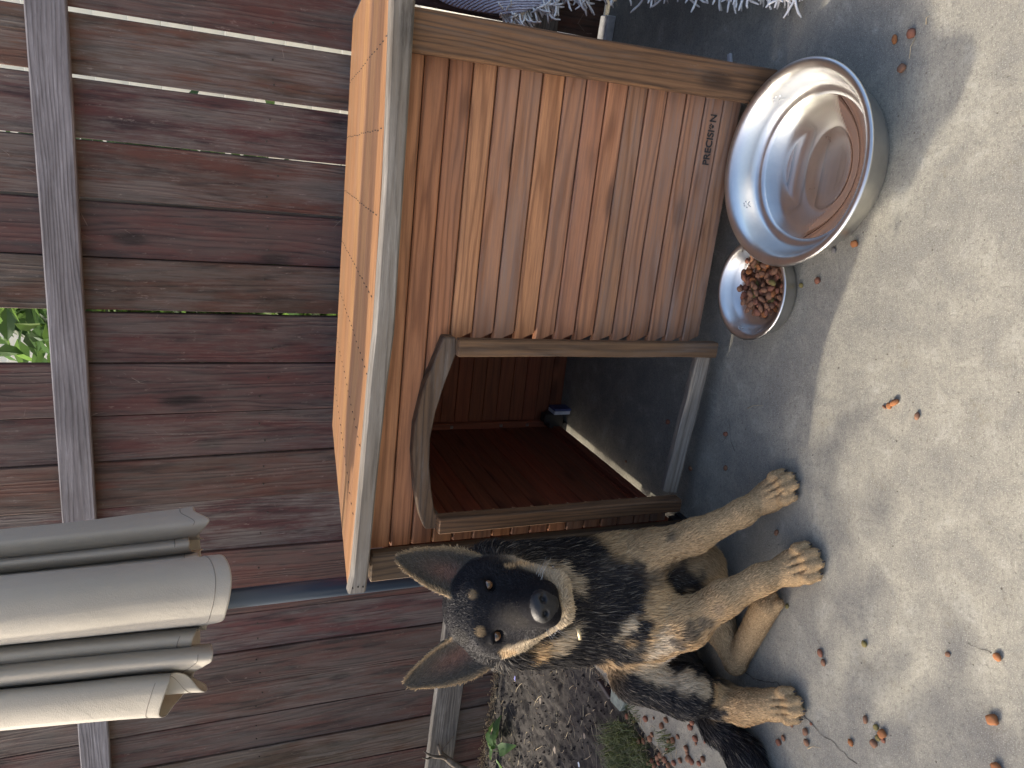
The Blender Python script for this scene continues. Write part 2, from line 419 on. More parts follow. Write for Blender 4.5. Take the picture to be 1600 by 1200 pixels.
# ================================================================== beyond the fence
def fw(x, d, z=0): return FB * 1 + FX * x + FN * d - Vector((0, 0, FB.z)) + Vector((0, 0, z))
M['pale_siding'] = simple('pale_siding', (.78, .74, .62), .7, 0, .06, 6, .05)
hs = empty('neighbour_house', fw(1.3, 2.6), FY + .12)
tag(hs, 'pale cream sided house wall glimpsed in the gaps of the fence', 'house')
for k in range(14):
    board('siding_plank', (-1.9, 0, .075 + k * .17), (2.6, 0, .075 + k * .17), (0, -.12, 1), .17, .014, M['pale_siding'], hs, 2)
M['pale_paving'] = simple('pale_paving', (.66, .62, .52), .9, 0, .1, 4, .1)
yp = [fw(-3, .25, -.06), fw(4, .25, -.06), fw(4, 2.55, -.06), fw(-3, 2.55, -.06)]
quad('neighbour_paving', yp, M['pale_paving'])

def leaf_mat(name, c, tr=.3):
    b = NB(name); gi = b.n('NewGeometry'); oi = b.n('ObjectInfo')
    f = gi.outputs['Random Per Island']
    b.set(Base_Color=b.ramp(f, [(0., [x * .55 for x in c]), (.6, c), (1., [min(1, c[0] * 1.9), min(1, c[1] * 1.5), c[2] * 1.2])]), Roughness=.5)
    t = b.n('BsdfTranslucent'); b.L(b.ramp(f, [(0., c), (1., [c[0] * 2.2, c[1] * 2, c[2]])]), t.inputs[0])
    ms = b.n('MixShader'); ms.inputs[0].default_value = tr
    b.L(b.p.outputs[0], ms.inputs[1]); b.L(t.outputs[0], ms.inputs[2]); b.L(ms.outputs[0], b.out.inputs[0])
    return b.m
M['leaf'] = leaf_mat('leaf_green', (.06, .13, .035), .35)
M['leaf2'] = leaf_mat('leaf_bluegreen', (.09, .17, .07), .45)
M['bark'] = simple('bark', (.16, .13, .10), .95, 0, .3, 40, .8)
def leaf_cloud(soup, n, cfun, L=.06, Wd=.028, rn=None, droop=0.0):
    for _ in range(n):
        c = Vector(cfun()); a = rn.uniform(0, 2 * pi); e = rn.uniform(-.8, .5) - droop
        d = Vector((cos(a) * cos(e), sin(a) * cos(e), sin(e))); s = d.cross(Vector((rn.gauss(0, 1), rn.gauss(0, 1), rn.gauss(0, 1)))).normalized()
        nn = d.cross(s); l = L * rn.uniform(.6, 1.3); w2 = Wd * rn.uniform(.7, 1.2) / 2
        soup.add([c, c + d * l * .35 + s * w2 + nn * w2 * .35, c + d * l * .35 - s * w2 + nn * w2 * .35, c + d * l * .45, c + d * l - nn * w2 * .5,
                  c + d * l * .72 + s * w2 * .7 + nn * w2 * .1, c + d * l * .72 - s * w2 * .7 + nn * w2 * .1],
                 [(0, 3, 1), (0, 2, 3), (3, 4, 5), (3, 6, 4), (1, 3, 5), (2, 6, 3)])
def shrub(base, h, r, n, label, mat, L=.07, Wd=.03, seed=0, name='leafy_shrub'):
    rn = random.Random(seed); t = empty(name, base); tag(t, label, 'shrub')
    tips = []
    st = Soup()
    for k in range(9):
        a = rn.uniform(0, 2 * pi); rr = r * rn.uniform(.2, .85); top = Vector((cos(a) * rr, sin(a) * rr, h * rn.uniform(.55, .98)))
        mid = top * .5 + Vector((rn.gauss(0, .04), rn.gauss(0, .04), .03))
        vs, fs = tube_mesh([(0, 0, 0), mid, top], [.014, .009, .003], 5); st.add(vs, fs); tips += [top, mid.lerp(top, .5), mid]
    st.link('stem', M['bark'], t, True)
    lf = Soup()
    def cf():
        while True:
            p = rn.choice(tips); q = (p.x + rn.gauss(0, r * .24), p.y + rn.gauss(0, r * .24), max(.05, p.z + rn.gauss(0, h * .09)))
            if (Vector(base) + Vector(q) - FB).dot(FN) > .12: return q
    leaf_cloud(lf, n, cf, L, Wd, rn); lf.link('foliage', mat, t)
    return t
hx_ = fp(40, 525)[0]
shrub(fw(hx_ + .05, .42), 2.2, .42, 9000, 'broad green shrub seen through the broken picket above the rail', M['leaf2'], .11, .045, 3)
shrub(fw(hx_ - .95, .8), 1.9, .45, 1600, 'green shrub behind the fence, left of the broken picket', M['leaf'], .09, .035, 4)

# a garden tree out of frame to the left: it dapples the light on bed, dog and patio
def tree(base, h, crown_c, cr, n, label, seed, name='garden_tree'):
    rn = random.Random(seed); t = empty(name, base); tag(t, label, 'tree')
    cc = Vector(crown_c); tr = Soup()
    vs, fs = tube_mesh([(0, 0, 0), (cc.x * .4, cc.y * .4, h * .35), (cc.x, cc.y, cc.z - cr.z * .3), (cc.x, cc.y, cc.z + cr.z * .5)], [.09, .07, .045, .012], 10); tr.add(vs, fs)
    tips = []
    for k in range(26):
        d = Vector((rn.gauss(0, 1), rn.gauss(0, 1), rn.gauss(0, .8))).normalized(); q = cc + Vector((d.x * cr.x, d.y * cr.y, d.z * cr.z)) * rn.uniform(.45, 1)
        s0 = Vector((cc.x, cc.y, cc.z - cr.z * rn.uniform(-.2, .6))); vs, fs = tube_mesh([s0, s0.lerp(q, .5) + Vector((0, 0, .05)), q], [.022, .013, .004], 5); tr.add(vs, fs); tips.append(q)
    tr.link('trunk', M['bark'], t, True); lf = Soup()
    def cf():
        p = rn.choice(tips); return (p.x + rn.gauss(0, .13), p.y + rn.gauss(0, .13), p.z + rn.gauss(0, .12))
    leaf_cloud(lf, n, cf, .10, .05, rn); lf.link('crown', M['leaf'], t)
    return t
# ================================================================== doghouse
HY = radians(-18); HX = Vector((cos(HY), sin(HY), 0)); HN = Vector((-sin(HY), cos(HY), 0)); HA = ground(1069, 825)
house = empty('doghouse', HA, HY)
tag(house, 'cedar plank doghouse with a flat lean-to roof and a dark arched doorway', 'doghouse')
def hp(x, y, d=0.0):
    q = onplane(x, y, HA + HN * d, HN); return ((q - HA).dot(HX), q.z)
rn = random.Random(11)
HW = 1.155; DEP = .80
arch = [(.075, -1), (.075, .735), (.114, .752), (.18, .769), (.269, .783), (.335, .783), (.424, .768), (.53, .733), (.53, -1)]
ac = [(.098, .728), (.114, .740), (.18, .757), (.269, .771), (.335, .771), (.424, .755), (.518, .722)]
def arch_z(x):
    for (xa, za), (xb, zb) in zip(ac[:-1], ac[1:]):
        if xa <= x <= xb: return za + (zb - za) * (x - xa) / (xb - xa)
    return -1
def plank_front(x0, x1, z0, z1, col, d0=0.0):
    """horizontal shiplap front plank, notched by the arch, with a rounded lower edge"""
    if x1 - x0 < .01: return
    n = max(4, int((x1 - x0) / .02)); vs = []; fs = []; g = .0032; T = .016; zc = (z0 + z1) / 2
    xs = [x0 + (x1 - x0) * i / n for i in range(n + 1)]; j1, j2 = rn.uniform(-.0008, .0008), rn.uniform(-.0012, .0012)
    for x in xs:
        lo = z0 + g / 2; hi = z1 - g / 2
        az = arch_z(x); lo = max(lo, min(az, hi - .002)); bv = .003 if hi - lo > .012 else .0005
        w_ = j1 + j2 * sin(x * 5) + noise.noise(Vector((x * 6, z0 * 30, 0))) * .0006
        vs += [(x, lo, T), (x, lo, bv + w_), (x, lo + bv, w_), (x, hi - bv, w_), (x, hi, bv + w_), (x, hi, T)]
    for i in range(n):
        for j in range(6): p = i * 6 + j; q = i * 6 + (j + 1) % 6; fs.append((p, q, q + 6, p + 6))
    fs.append((5, 4, 3, 2, 1, 0)); fs.append(tuple(range(n * 6, n * 6 + 6)))
    vs = [(x - x0, z - zc, -y) for x, z, y in vs]
    o = link('front_plank', mesh('front_plank', vs, fs), M['cedar'], house)
    o.matrix_local = Matrix(((1, 0, 0, x0), (0, 0, -1, d0), (0, 1, 0, zc), (0, 0, 0, 1)))
    o.color = col; return o
zs = [.066 + .0502 * i for i in range(17)]; zs[-1] = .885
pal = {15: (1.02, 0.97, 0.92, 0.09), 14: (0.99, 0.88, 0.83, 0.11), 13: (0.93, 0.82, 0.78, 0.19), 12: (1.23, 1.21, 1.14, 0.11), 11: (1.05, 1.03, 1.08, 0.52), 10: (0.99, 1.0, 1.06, 0.52), 9: (1.26, 1.21, 1.11, 0.11), 8: (1.02, 1.0, 1.06, 0.45), 7: (1.05, 0.97, 1.03, 0.38), 6: (1.17, 1.09, 1.08, 0.22), 5: (0.89, 0.92, 0.97, 0.68), 4: (0.99, 0.97, 1.01, 0.56), 3: (0.9, 0.89, 0.95, 0.68), 2: (0.91, 0.91, 0.97, 0.75), 1: (0.86, 0.88, 0.97, 0.86), 0: (0.85, 0.91, 1.0, 1.05)}
for i in range(16):
    c = pal[i]; z0, z1 = zs[i], zs[i + 1]
    if (z0 + z1) / 2 > .79: plank_front(.03, 1.10, z0, z1, c)
    elif z1 > .74:
        plank_front(.03, 1.10, z0, z1, c)
    else:
        c2 = (c[0] * 1.0, c[1], c[2], c[3] * .9)
        if z1 > .10: plank_front(.03, .098, z0, z1, c2)
        plank_front(.518, 1.10, z0, z1, c)
def P3(x, y, z): return (x, y, z)
# corner posts, thickness towards the viewer
board('corner_post', (.005, -.02, .012), (.005, -.02, .872), (-1, 0, 0), .072, .028, M['trim'], house, 8, .004, .001, col=(.75, .80, .8, .5))
board('corner_post', (1.125, -.02, .02), (1.115, -.02, .872), (-1, 0, 0), .076, .028, M['trim'], house, 8, .004, .001, col=(1.35, 1.2, 1.05, .7))
# second post board round the corner
board('corner_post', (-.034, .032, .012), (-.034, .032, .86), (0, 1, 0), .06, .02, M['trim'], house, 6, .004, col=(.8, .8, .8, .5))
board('corner_post', (1.152, .032, .012), (1.152, .032, .86), (0, 1, 0), .06, .02, M['trim'], house, 6, .004, col=(.9, .9, .9, .5))
# door frame
D = -.022
board('door_jamb', (.514, D, .040), (.514, D, .714), (-1, 0, 0), .036, .026, M['trim'], house, 6, .003, col=(1.25, 1.2, 1.1, .8))
board('door_jamb', (.0995, D, .068), (.098, D, .724), (-1, 0, 0), .037, .034, M['trim'], house, 6, .003, col=(1.15, 1.05, .95, .3))
ao = [(.08, .716), (.0805, .746), (.114, .761), (.18, .778), (.269, .790), (.335, .790), (.424, .776), (.533, .741), (.533, .715), (.4975, .711), (.43, .731), (.364, .746), (.304, .753), (.241, .750), (.178, .740), (.117, .726), (.117, .716)]
Mx = Matrix(((1, 0, 0, 0), (0, 0, -1, D + .028), (0, 1, 0, 0), (0, 0, 0, 1)))
prism('door_arch', ao, .034, M['trim'], house, Mx, col=(.95, .98, 1.0, 1.1))
board('threshold', (.120, -.022, .083), (.500, -.030, .062), (0, -.25, -1), .038, .03, M['grey'], house, 6, .004, .0015)['label'] = 'pale worn threshold board'
# sill top worn grey, resting on feet
for (x, y) in ((.0, .0), (1.12, .0), (.0, DEP - .03), (1.12, DEP - .03)):
    f_ = Soup(); 
    f_.box((x, y + .004, .018), .05, .05, .036); f_.box((x + .0, y - .002, .008), .064, .064, .016)
    f_.link('foot', M['black_plastic'], house)
# side and back walls: planks run front-to-back and along the back
for side, x in (('l', .0), ('r', 1.118)):
    for i in range(16):
        z = .075 + .0502 * i + .025
        top = z + .025
        y1 = DEP
        col = (.95 + rn.uniform(-.15, .1), .9, .9, .3)
        z -= .057
        lim = .87 - .012
        if z + .025 > .775: y1 = min(y1, max(.05, (.868 - (z + .025)) / .115))
        if z > .83: continue
        board('side_plank', (x, .018, z), (x, y1 - .002, z), (0, 0, 1), .0485, .014, M['inner'], house, 3, .0022, .0006, col=col, centre=True)
for i in range(15):
    z = .002 + .0502 * i + .025
    col = (1.35 + rn.uniform(-.15, .15), 1.5, 1.4, .3)
    board('back_plank', (-.01, DEP, z), (1.128, DEP, z), (0, 0, 1), .0485, .014, M['inner'], house, 3, .0022, .0006, col=col, centre=True)
# corner batten and bottom battens inside
board('batten', (.018, DEP - .02, .04), (.018, DEP - .02, .76), (1, 0, 0), .022, .022, M['inner'], house, 4, .002, col=(1.3, 1.4, 1.4, .4), centre=True)
board('batten', (.016, .05, .045), (.016, DEP - .05, .045), (0, 0, 1), .03, .02, M['inner'], house, 4, .002, col=(.9, .9, .9, .4), centre=True)
for z in (.14, .24, .42, .62):
    bo = Soup(); bo.box((.018, DEP - .033, z), .009, .006, .009)
    bo.link('bolt_head', M['tin'], house)
cq = empty('leg_bracket', (.045, DEP - .055, 0), 0, house)
s_ = Soup(); s_.box((0, 0, .05), .05, .045, .05); s_.box((.012, -.012, .085), .03, .03, .03); s_.link('bracket_block', M['black_plastic'], cq)
M['pale_lit_plastic'] = simple('pale_lit_plastic', (.55, .60, .68), .4); M['blue_lit_plastic'] = simple('blue_lit_plastic', (.05, .07, .2), .5)  # pale and blue plates stand in for white-blue light on the black leg
s_ = Soup(); s_.box((.032, -.004, .035), .012, .05, .06); s_.link('pale_lit_plate', M['pale_lit_plastic'], cq)
s_ = Soup(); s_.box((.042, -.004, .033), .008, .05, .062); s_.link('blue_lit_plate', M['blue_lit_plastic'], cq)

# roof: front board, deck boards and dark edging
RF0 = Vector((-.103, -.060, .906)); RF1 = Vector((1.29, -.060, .900))
RB0 = Vector((.0, .87, .800)); RB1 = Vector((1.235, .87, .795))
# fascia with the slight sag seen in the photo
def fas(pxa, pxb): return [hp(*p, -.075) for p in pxa], [hp(*p, -.075) for p in pxb]
bot = [hp(*p, -.075) for p in [(571, 926), (575, 900), (589, 750), (605, 600), (616, 520), (630, 300), (641, 130), (649, 0)]]
top = [hp(*p, -.075) for p in [(544, 926), (550, 900), (564, 750), (576.5, 600), (585, 520), (600, 300), (607, 130), (611.5, 0)]]
xe = bot[-1][0]; bot.append((xe + .12, bot[-1][1])); top.append((xe + .12, top[-1][1]))
n = len(bot); vs = []; fs = []; z0_ = bot[3][1]
T = .026; bv = .004
for (xa, za), (xb, zb) in zip(bot, top):
    x = (xa + xb) / 2
    vs += [(x, za, T), (x, za, bv), (x, za + bv, 0), (x, zb - bv, 0), (x, zb, bv), (x, zb, T)]
for i in range(n - 1):
    for j in range(6): p = i * 6 + j; q = i * 6 + (j + 1) % 6; fs.append((p, q, q + 6, p + 6))
fs.append((5, 4, 3, 2, 1, 0)); fs.append(tuple(range(n * 6 - 6, n * 6)))
me = mesh('fascia', [(x, z - z0_, -y) for x, z, y in vs], fs)
o = link('fascia', me, M['grey'], house); o.matrix_local = Matrix(((1, 0, 0, 0), (0, 0, -1, -.078), (0, 1, 0, z0_), (0, 0, 0, 1)))
o['label'] = 'bleached grey front edge board of the roof'
nlx = Soup()
x_ = top[0][0]
for dx, dz in ((.012, -.008), (.014, -.02), (.013, -.031)): nlx.box((x_ + dx, -.079, top[0][1] + dz), .003, .003, .003)
tag(nlx.link('nail_heads', M['dark'], house), kind='stuff')
F0 = Vector((top[0][0] + .002, -.055, top[0][1] - .002)); F1 = Vector((top[-1][0], -.055, top[-1][1] - .003))
FM = Vector((top[3][0], -.055, top[3][1] - .003)); BM = RB0.lerp(RB1, (FM.x - F0.x) / (F1.x - F0.x))
nb = 9
roofc = [(1.1, 1.05, 1.0, .1), (1.0, .95, .95, .4), (1.15, 1.15, 1.1, .2), (.95, .92, .95, .5), (1.1, 1.1, 1.0, .2), (.95, .92, .95, .5), (1.0, .95, .9, .4), (.9, .9, .9, .4), (1.0, .95, .9, .5)]
for i in range(nb):
    a, c = i / nb, (i + 1) / nb
    L0, L1 = F0.lerp(RB0, a), F0.lerp(RB0, c); R0_, R1_ = F1.lerp(RB1, a), F1.lerp(RB1, c); m0, m1 = FM.lerp(BM, a), FM.lerp(BM, c)
    gap = .0008
    dirw = (L1 - L0).normalized(); vs = []
    org = L0.lerp(L1, .5); xd = (R0_ - L0).normalized(); zz_ = Vector((0, -.1, 1)).normalized()
    Mr = frame(org, R0_.lerp(R1_, .5) - org, dirw); Mi = Mr.inverted()
    for (p, q) in ((L0, L1), (m0, m1), (R0_, R1_)):
        p = p + dirw * gap; q = q - dirw * gap
        b1 = .002
        for (pt, dz) in ((p, -.014), (p, -b1), (p + dirw * b1, 0), (q - dirw * b1, 0), (q, -b1), (q, -.014)):
            vs.append(Mi @ (pt + Vector((0, 0, dz))))
    fs = []
    for k in range(2):
        for j in range(6): p = k * 6 + j; q = k * 6 + (j + 1) % 6; fs.append((p, p + 6, q + 6, q))
    fs.append((0, 1, 2, 3, 4, 5)); fs.append((17, 16, 15, 14, 13, 12))
    o = link('roof_board', mesh('roof_board', vs, fs), M['roof'], house); o.matrix_local = Mr; o.color = roofc[i]
# staples in slanted rows across the roof boards
st = Soup()
for k in range(7):
    xr = .16 + k * .16
    for i in range(nb):
        for q in (.25, .75):
            f_ = (i + q) / nb; fx = xr / 1.3 + .0
            p = (F0.lerp(RB0, f_)).lerp(F1.lerp(RB1, f_), fx)
            # follow the sagging deck
            pm = FM.lerp(BM, f_); pl_ = F0.lerp(RB0, f_); pr = F1.lerp(RB1, f_)
            if p.x < pm.x: t_ = (p.x - pl_.x) / (pm.x - pl_.x); zc = pl_.z + (pm.z - pl_.z) * t_
            else: t_ = (p.x - pm.x) / (pr.x - pm.x); zc = pm.z + (pr.z - pm.z) * t_
            st.box((p.x + rn.uniform(-.002, .002), p.y, zc + .0003), .0022, .013, .0012)
tag(st.link('roof_staples', M['dark'], house), kind='stuff')
# thin dark edging along the left and right roof ends and under-roof panel
M['felt'] = simple('dark_roof_edging', (.05, .045, .05), .8)
for (a, c) in ((F0, RB0), (F1, RB1)):
    sgn = -1 if a is F0 else 1
    board('roof_edging', a + Vector((sgn * .005, 0, -.012)), c + Vector((sgn * .005, 0, -.012)), (0, 0, 1), .022, .006, M['felt'], house, 6, .001)
pv = [F0 + Vector((.003, .01, -.018)), F1 + Vector((-.01, .01, -.018)), RB1 + Vector((-.01, -.005, -.018)), RB0 + Vector((.01, -.005, -.018))]
up = [p + Vector((0, 0, -.01)) for p in pv]
link('roof_underlay', mesh('roof_underlay', pv + up, [(0, 1, 2, 3), (7, 6, 5, 4), (0, 4, 5, 1), (1, 5, 6, 2), (2, 6, 7, 3), (3, 7, 4, 0)]), M['inner'], house)

# lettering on the second plank from the bottom, with a paw instead of the O
M['letter'] = simple('letter_black', (.02, .018, .016), .6)
def text_obj(s, size, parent, Mt, name, font_sx=1.0):
    cu = bpy.data.curves.new(name, 'FONT'); cu.body = s; cu.size = size; cu.extrude = .0006; cu.offset = .0004; cu.align_x = 'LEFT'; cu.space_character = 1.0
    t = bpy.data.objects.new(name, cu); COL.objects.link(t); dg = bpy.context.evaluated_depsgraph_get(); dg.update()
    me = bpy.data.meshes.new_from_object(t.evaluated_get(dg)); bpy.data.objects.remove(t)
    wd = max(v.co.x for v in me.vertices) if len(me.vertices) else 0
    o = link(name, me, M['letter'], parent); o.matrix_local = Mt; return o, wd
LZ = .1315; sz = .024; Lx0 = .943
Rt = Matrix(((1, 0, 0, 0), (0, 0, -1, 0), (0, 1, 0, 0), (0, 0, 0, 1)))
o, wd = text_obj('PRECISI', sz, house, Matrix.Translation((Lx0, -.0016, LZ)) @ Rt, 'brand_lettering')
paw = Soup()
def disc(cx, cz, r, rz=None, n=10, y=-.0022):
    rz = rz or r; vs = [(cx + r * cos(2 * pi * k / n), y, cz + rz * sin(2 * pi * k / n)) for k in range(n)] + [(cx + r * cos(2 * pi * k / n), y + .0022, cz + rz * sin(2 * pi * k / n)) for k in range(n)]
    paw.add(vs, [tuple(range(n))] + [(k, k + n, (k + 1) % n + n, (k + 1) % n) for k in range(n)])
px = Lx0 + wd + .008; pz = LZ + .008
disc(px, pz - .002, .0035, .003); disc(px - .0048, pz + .003, .0014, .002); disc(px - .0018, pz + .0055, .0014, .002); disc(px + .0018, pz + .0055, .0014, .002); disc(px + .0048, pz + .003, .0014, .002)
paw.link('paw_mark', M['letter'], house)
text_obj('N', sz, house, Matrix.Translation((px + .0085, -.0016, LZ)) @ Rt, 'brand_lettering')

# ================================================================== umbrella
def fabric_mat():
    b = NB('canvas_fabric'); tc = b.n('TexCoord'); v = tc.outputs['Object']
    f = b.noise(v, 3, 5); wv = b.noise(b.mapv(v, (400, 400, 400)), 1., 2)
    b.set(Base_Color=b.ramp(f, [(.3, (.37, .34, .285)), (.7, (.45, .415, .355))]), Roughness=.85)
    b.p.inputs['Sheen Weight'].default_value = .15
    t = b.n('BsdfTranslucent'); t.inputs[0].default_value = (.40, .36, .30, 1); ms = b.n('MixShader'); ms.inputs[0].default_value = .22
    b.bump(b.math('ADD', b.math('MULTIPLY', wv, .3), b.noise(v, 7, 5, .6, 1.2)), .35, .012)
    b.L(b.p.outputs[0], ms.inputs[1]); b.L(t.outputs[0], ms.inputs[2]); b.L(ms.outputs[0], b.out.inputs[0]); return b.m
M['canvas'] = fabric_mat()
b = NB('navy_pole'); b.set(Base_Color=(.035, .055, .085, 1), Roughness=.35, Metallic=.2); M['pole'] = b.m
UP = atd(570, 912, 2.02); UP.z = 0
umb = empty('patio_umbrella', UP)
tag(umb, 'closed beige patio umbrella hanging in folds round a dark navy pole, left of the doghouse', 'umbrella')
tube('pole', [(0, 0, 0), (0, 0, 2.35)], .024, M['pole'], umb, 20)
s_ = lathe_mesh([(0, 0), (.045, 0), (.045, .012), (.032, .02), (.029, .10), (0, .10)], 28); link('base', mesh('base', *s_, True), M['pole'], umb)
# folded canopy: (picture row of the fold, distance towards the viewer, hem column)
can = [(792, .00, 303), (800, .055, 306), (812, .085, 327), (826, .085, 318), (838, .05, 308), (842, .00, 318), (839, .045, 297), (848, .105, 296), (858, .10, 297), (863, .04, 306), (858, .0, 318), (862, .03, 311), (870, .10, 311), (876, .07, 312),
       (872, .04, 330), (867, .13, 346), (880, .18, 357), (903, .20, 362), (930, .195, 360), (955, .17, 354), (970, .13, 347), (976, .06, 325), (984, .01, 322), (980, .07, 312), (990, .115, 305), (1003, .12, 300), (1011, .08, 302), (1006, .01, 325), (1007, .07, 330), (1018, .12, 333), (1032, .12, 331), (1040, .07, 320),
       (1055, -.02, 300), (1070, -.03, 322), (1080, -.0, 322), (1076, .03, 312), (1055, .06, 292), (1052, .11, 270), (1065, .145, 265), (1090, .14, 256), (1116, .10, 249), (1119, .05, 258), (1104, .0, 270),
       (1070, -.10, 296), (1020, -.16, 312), (960, -.2, 312), (900, -.18, 315), (840, -.12, 312), (800, -.05, 305)]
cpts = []
for (yy, fd, hxx) in can:
    d0 = ray(hxx, yy); base_d = 1.875
    p = CAM + d0 * ((base_d) - fd * .8); cpts.append(Vector((p.x - UP.x, p.y - UP.y, p.z)))
def catmull(P, m):
    out = []; n = len(P)
    for i in range(n):
        p0, p1, p2, p3 = P[(i - 1) % n], P[i], P[(i + 1) % n], P[(i + 2) % n]
        for k in range(m):
            t = k / m
            out.append(.5 * ((2 * p1) + (p2 - p0) * t + (2 * p0 - 5 * p1 + 4 * p2 - p3) * t * t + (3 * p1 - p0 - 3 * p2 + p3) * t ** 3))
    return out
cpts = catmull(cpts, 6); nC = len(cpts)
levels = [0, .004, .016, .03, .05, .075, .10, .13, .16, .195, .23, .27, .31, .355, .40, .45, .5, .55, .6, .66, .72, .78, .85, .9, .95, 1.02]
vs = []; fs = []
cen = Vector((sum(p.x for p in cpts) / nC, sum(p.y for p in cpts) / nC, 0))
for li, l in enumerate(levels):
    for k, p in enumerate(cpts):
        zt_ = 1.15 + l * 1.12; t = min(1, l / 1.02)
        z = p.z + l * (2.30 - p.z) / 1.02
        a = math.atan2(p.y - cen.y, p.x - cen.x)
        shr = 1 - .20 * t ** .8 - .78 * max(0, (t - .62) / .38) ** 1.6
        wob_ = noise.noise(Vector((a * 2.1, z * 2.3, 3.3))) * .025 * (t * 4 if t < .25 else 1) * shr
        q = Vector((p.x - cen.x, p.y - cen.y, 0)); off = cen.lerp(Vector((0, 0, 0)), min(1, t * 1.1))
        wr = noise.noise(Vector((a * 5.0, z * 5.5, 7.7))) * .012 + noise.noise(Vector((a * 11.0, z * 3.0, 1.7))) * .006
        q = q * (shr + wob_ * 2.2 + wr * min(1, l * 12)) + off
        if 0 < li < 3: q = q * 1.004
        vs.append((q.x, q.y, z))
for i in range(len(levels) - 1):
    for k in range(nC): fs.append((i * nC + k, i * nC + (k + 1) % nC, (i + 1) * nC + (k + 1) % nC, (i + 1) * nC + k))
cm = mesh('canopy', vs, fs, True); cano = link('canopy', cm, M['canvas'], umb)
sol = cano.modifiers.new('t', 'SOLIDIFY'); sol.thickness = .0018; sol.offset = 0
# stitched hem seam a little above the edge
row = [Vector(v) for v in vs[3 * nC:4 * nC]]; row.append(row[0]); c0_ = sum(row, Vector()) / len(row)
row = [p + (Vector((p.x - c0_.x, p.y - c0_.y, 0))).normalized() * .0015 for p in row]
link('hem_seam', mesh('hem_seam', *tube_mesh(row, [.0011] * len(row), 4, False), True), simple('hem_thread', (.22, .20, .17), .9, 0, .05, 10, 0), umb)
# strap
M['hem'] = simple('hem_fabric', (.40, .375, .34), .9)
tie_pts = []
for k in range(33):
    a = 2 * pi * k / 32; tie_pts.append((cos(a) * .115, sin(a) * .115, 2.06))
tube('tie_strap', tie_pts, .009, M['hem'], umb, 6)

# ================================================================== bowls
b = NB('steel'); tc = b.n('TexCoord'); v = tc.outputs['Object']
ang = b.n('TexGradient', {'gradient_type': 'RADIAL'}, Vector=v)
sm = b.noise(v, 7, 6, .7); scr = b.noise(b.mapv(v, (20, 20, 900)), 1., 4, .7); spots = b.noise(v, 60, 5, .75)
b.set(Base_Color=b.ramp(sm, [(.3, (.58, .585, .57)), (.7, (.74, .735, .70))]), Metallic=1.0,
      Roughness=b.math('ADD', .17, b.math('MULTIPLY', b.math('ADD', sm, spots), .14)))
b.bump(b.math('ADD', b.math('MULTIPLY', scr, .35), b.math('MULTIPLY', sm, .5)), .06, .002); M['steel'] = b.m
b = NB('steel_outside'); tc = b.n('TexCoord'); sm = b.noise(tc.outputs['Object'], 9, 6, .7)
b.set(Base_Color=b.ramp(sm, [(.3, (.50, .50, .48)), (.7, (.66, .65, .62))]), Metallic=1.0, Roughness=b.math('ADD', .28, b.math('MULTIPLY', sm, .2))); M['steel2'] = b.m
BOWL = Vector((.447, 1.236, 0))
bowl = empty('steel_water_bowl', BOWL); tag(bowl, 'large shiny stainless steel water bowl at the right end of the doghouse', 'bowl')
# inside wall, step, floor rings; then rolled rim and outside wall down to the base
prof = [(0, .006), (.055, .006), (.072, .0063), (.080, .0085), (.088, .012), (.093, .0125), (.100, .0115), (.118, .0105), (.134, .0115), (.142, .016), (.147, .026), (.1495, .032), (.156, .0345), (.163, .036), (.167, .041), (.171, .052), (.180, .074), (.1875, .0865), (.192, .0905), (.198, .0935), (.203, .0945), (.2075, .0935), (.2092, .0905), (.208, .0875), (.204, .0865), (.199, .0868)]
vs, fs = lathe_mesh(prof, 128); link('inner_shell', mesh('inner_shell', vs, fs, True), M['steel'], bowl)
prof = [(.1975, .0862), (.192, .080), (.188, .066), (.183, .045), (.178, .025), (.173, .012), (.167, .004), (.160, .001), (.14, .0025), (0, .0025)]
vs, fs = lathe_mesh(prof, 128); link('outer_shell', mesh('outer_shell', vs, fs, True), M['steel2'], bowl)
b = NB('water'); b.p.inputs['Transmission Weight'].default_value = 1.0
tcw = b.n('TexCoord'); b.set(Base_Color=(.93, .96, .93, 1), Roughness=0.0, IOR=1.33); b.bump(b.noise(tcw.outputs['Object'], 7, 2), .02, .004); M['water'] = b.m
# embossed paw prints on the inside wall
def paw_emboss(parent, ang, r0, z0, sl, s=1.0):
    sp = Soup()
    ca, sa = cos(ang), sin(ang); rad = Vector((-ca, -sa, 0)); tan = Vector((-sa, ca, 0)); up = Vector((ca * sl, sa * sl, 1)).normalized(); nrm = tan.cross(up); 
    if nrm.dot(rad) < 0: nrm = -nrm
    c = Vector((ca * r0, sa * r0, z0))
    def blob(u, v_, r, h=.0016):
        vs = [c + tan * u * s + up * v_ * s + nrm * h]; n_ = 10
        for rr, hh in ((.6, .8), (1.0, 0)):
            for k in range(n_): vs.append(c + tan * (u + r * rr * cos(2 * pi * k / n_)) * s + up * (v_ + r * rr * sin(2 * pi * k / n_)) * s + nrm * h * hh)
        fs = [(0, 1 + k, 1 + (k + 1) % n_) for k in range(n_)] + [(1 + k, 1 + n_ + k, 1 + n_ + (k + 1) % n_, 1 + (k + 1) % n_) for k in range(n_)]
        sp.add(vs, fs)
    for u, v_ in ((-.0075, .003), (-.0028, .0075), (.0028, .0075), (.0075, .003)): blob(u, v_, .0021)
    for q in range(9): t = q / 8; blob(-.006 + .012 * t, -.0055 + .0045 * (1 - abs(2 * t - 1) ** 1.3), .0012, .0013)
    sp.link('embossed_paw', M['steel'], parent, True)
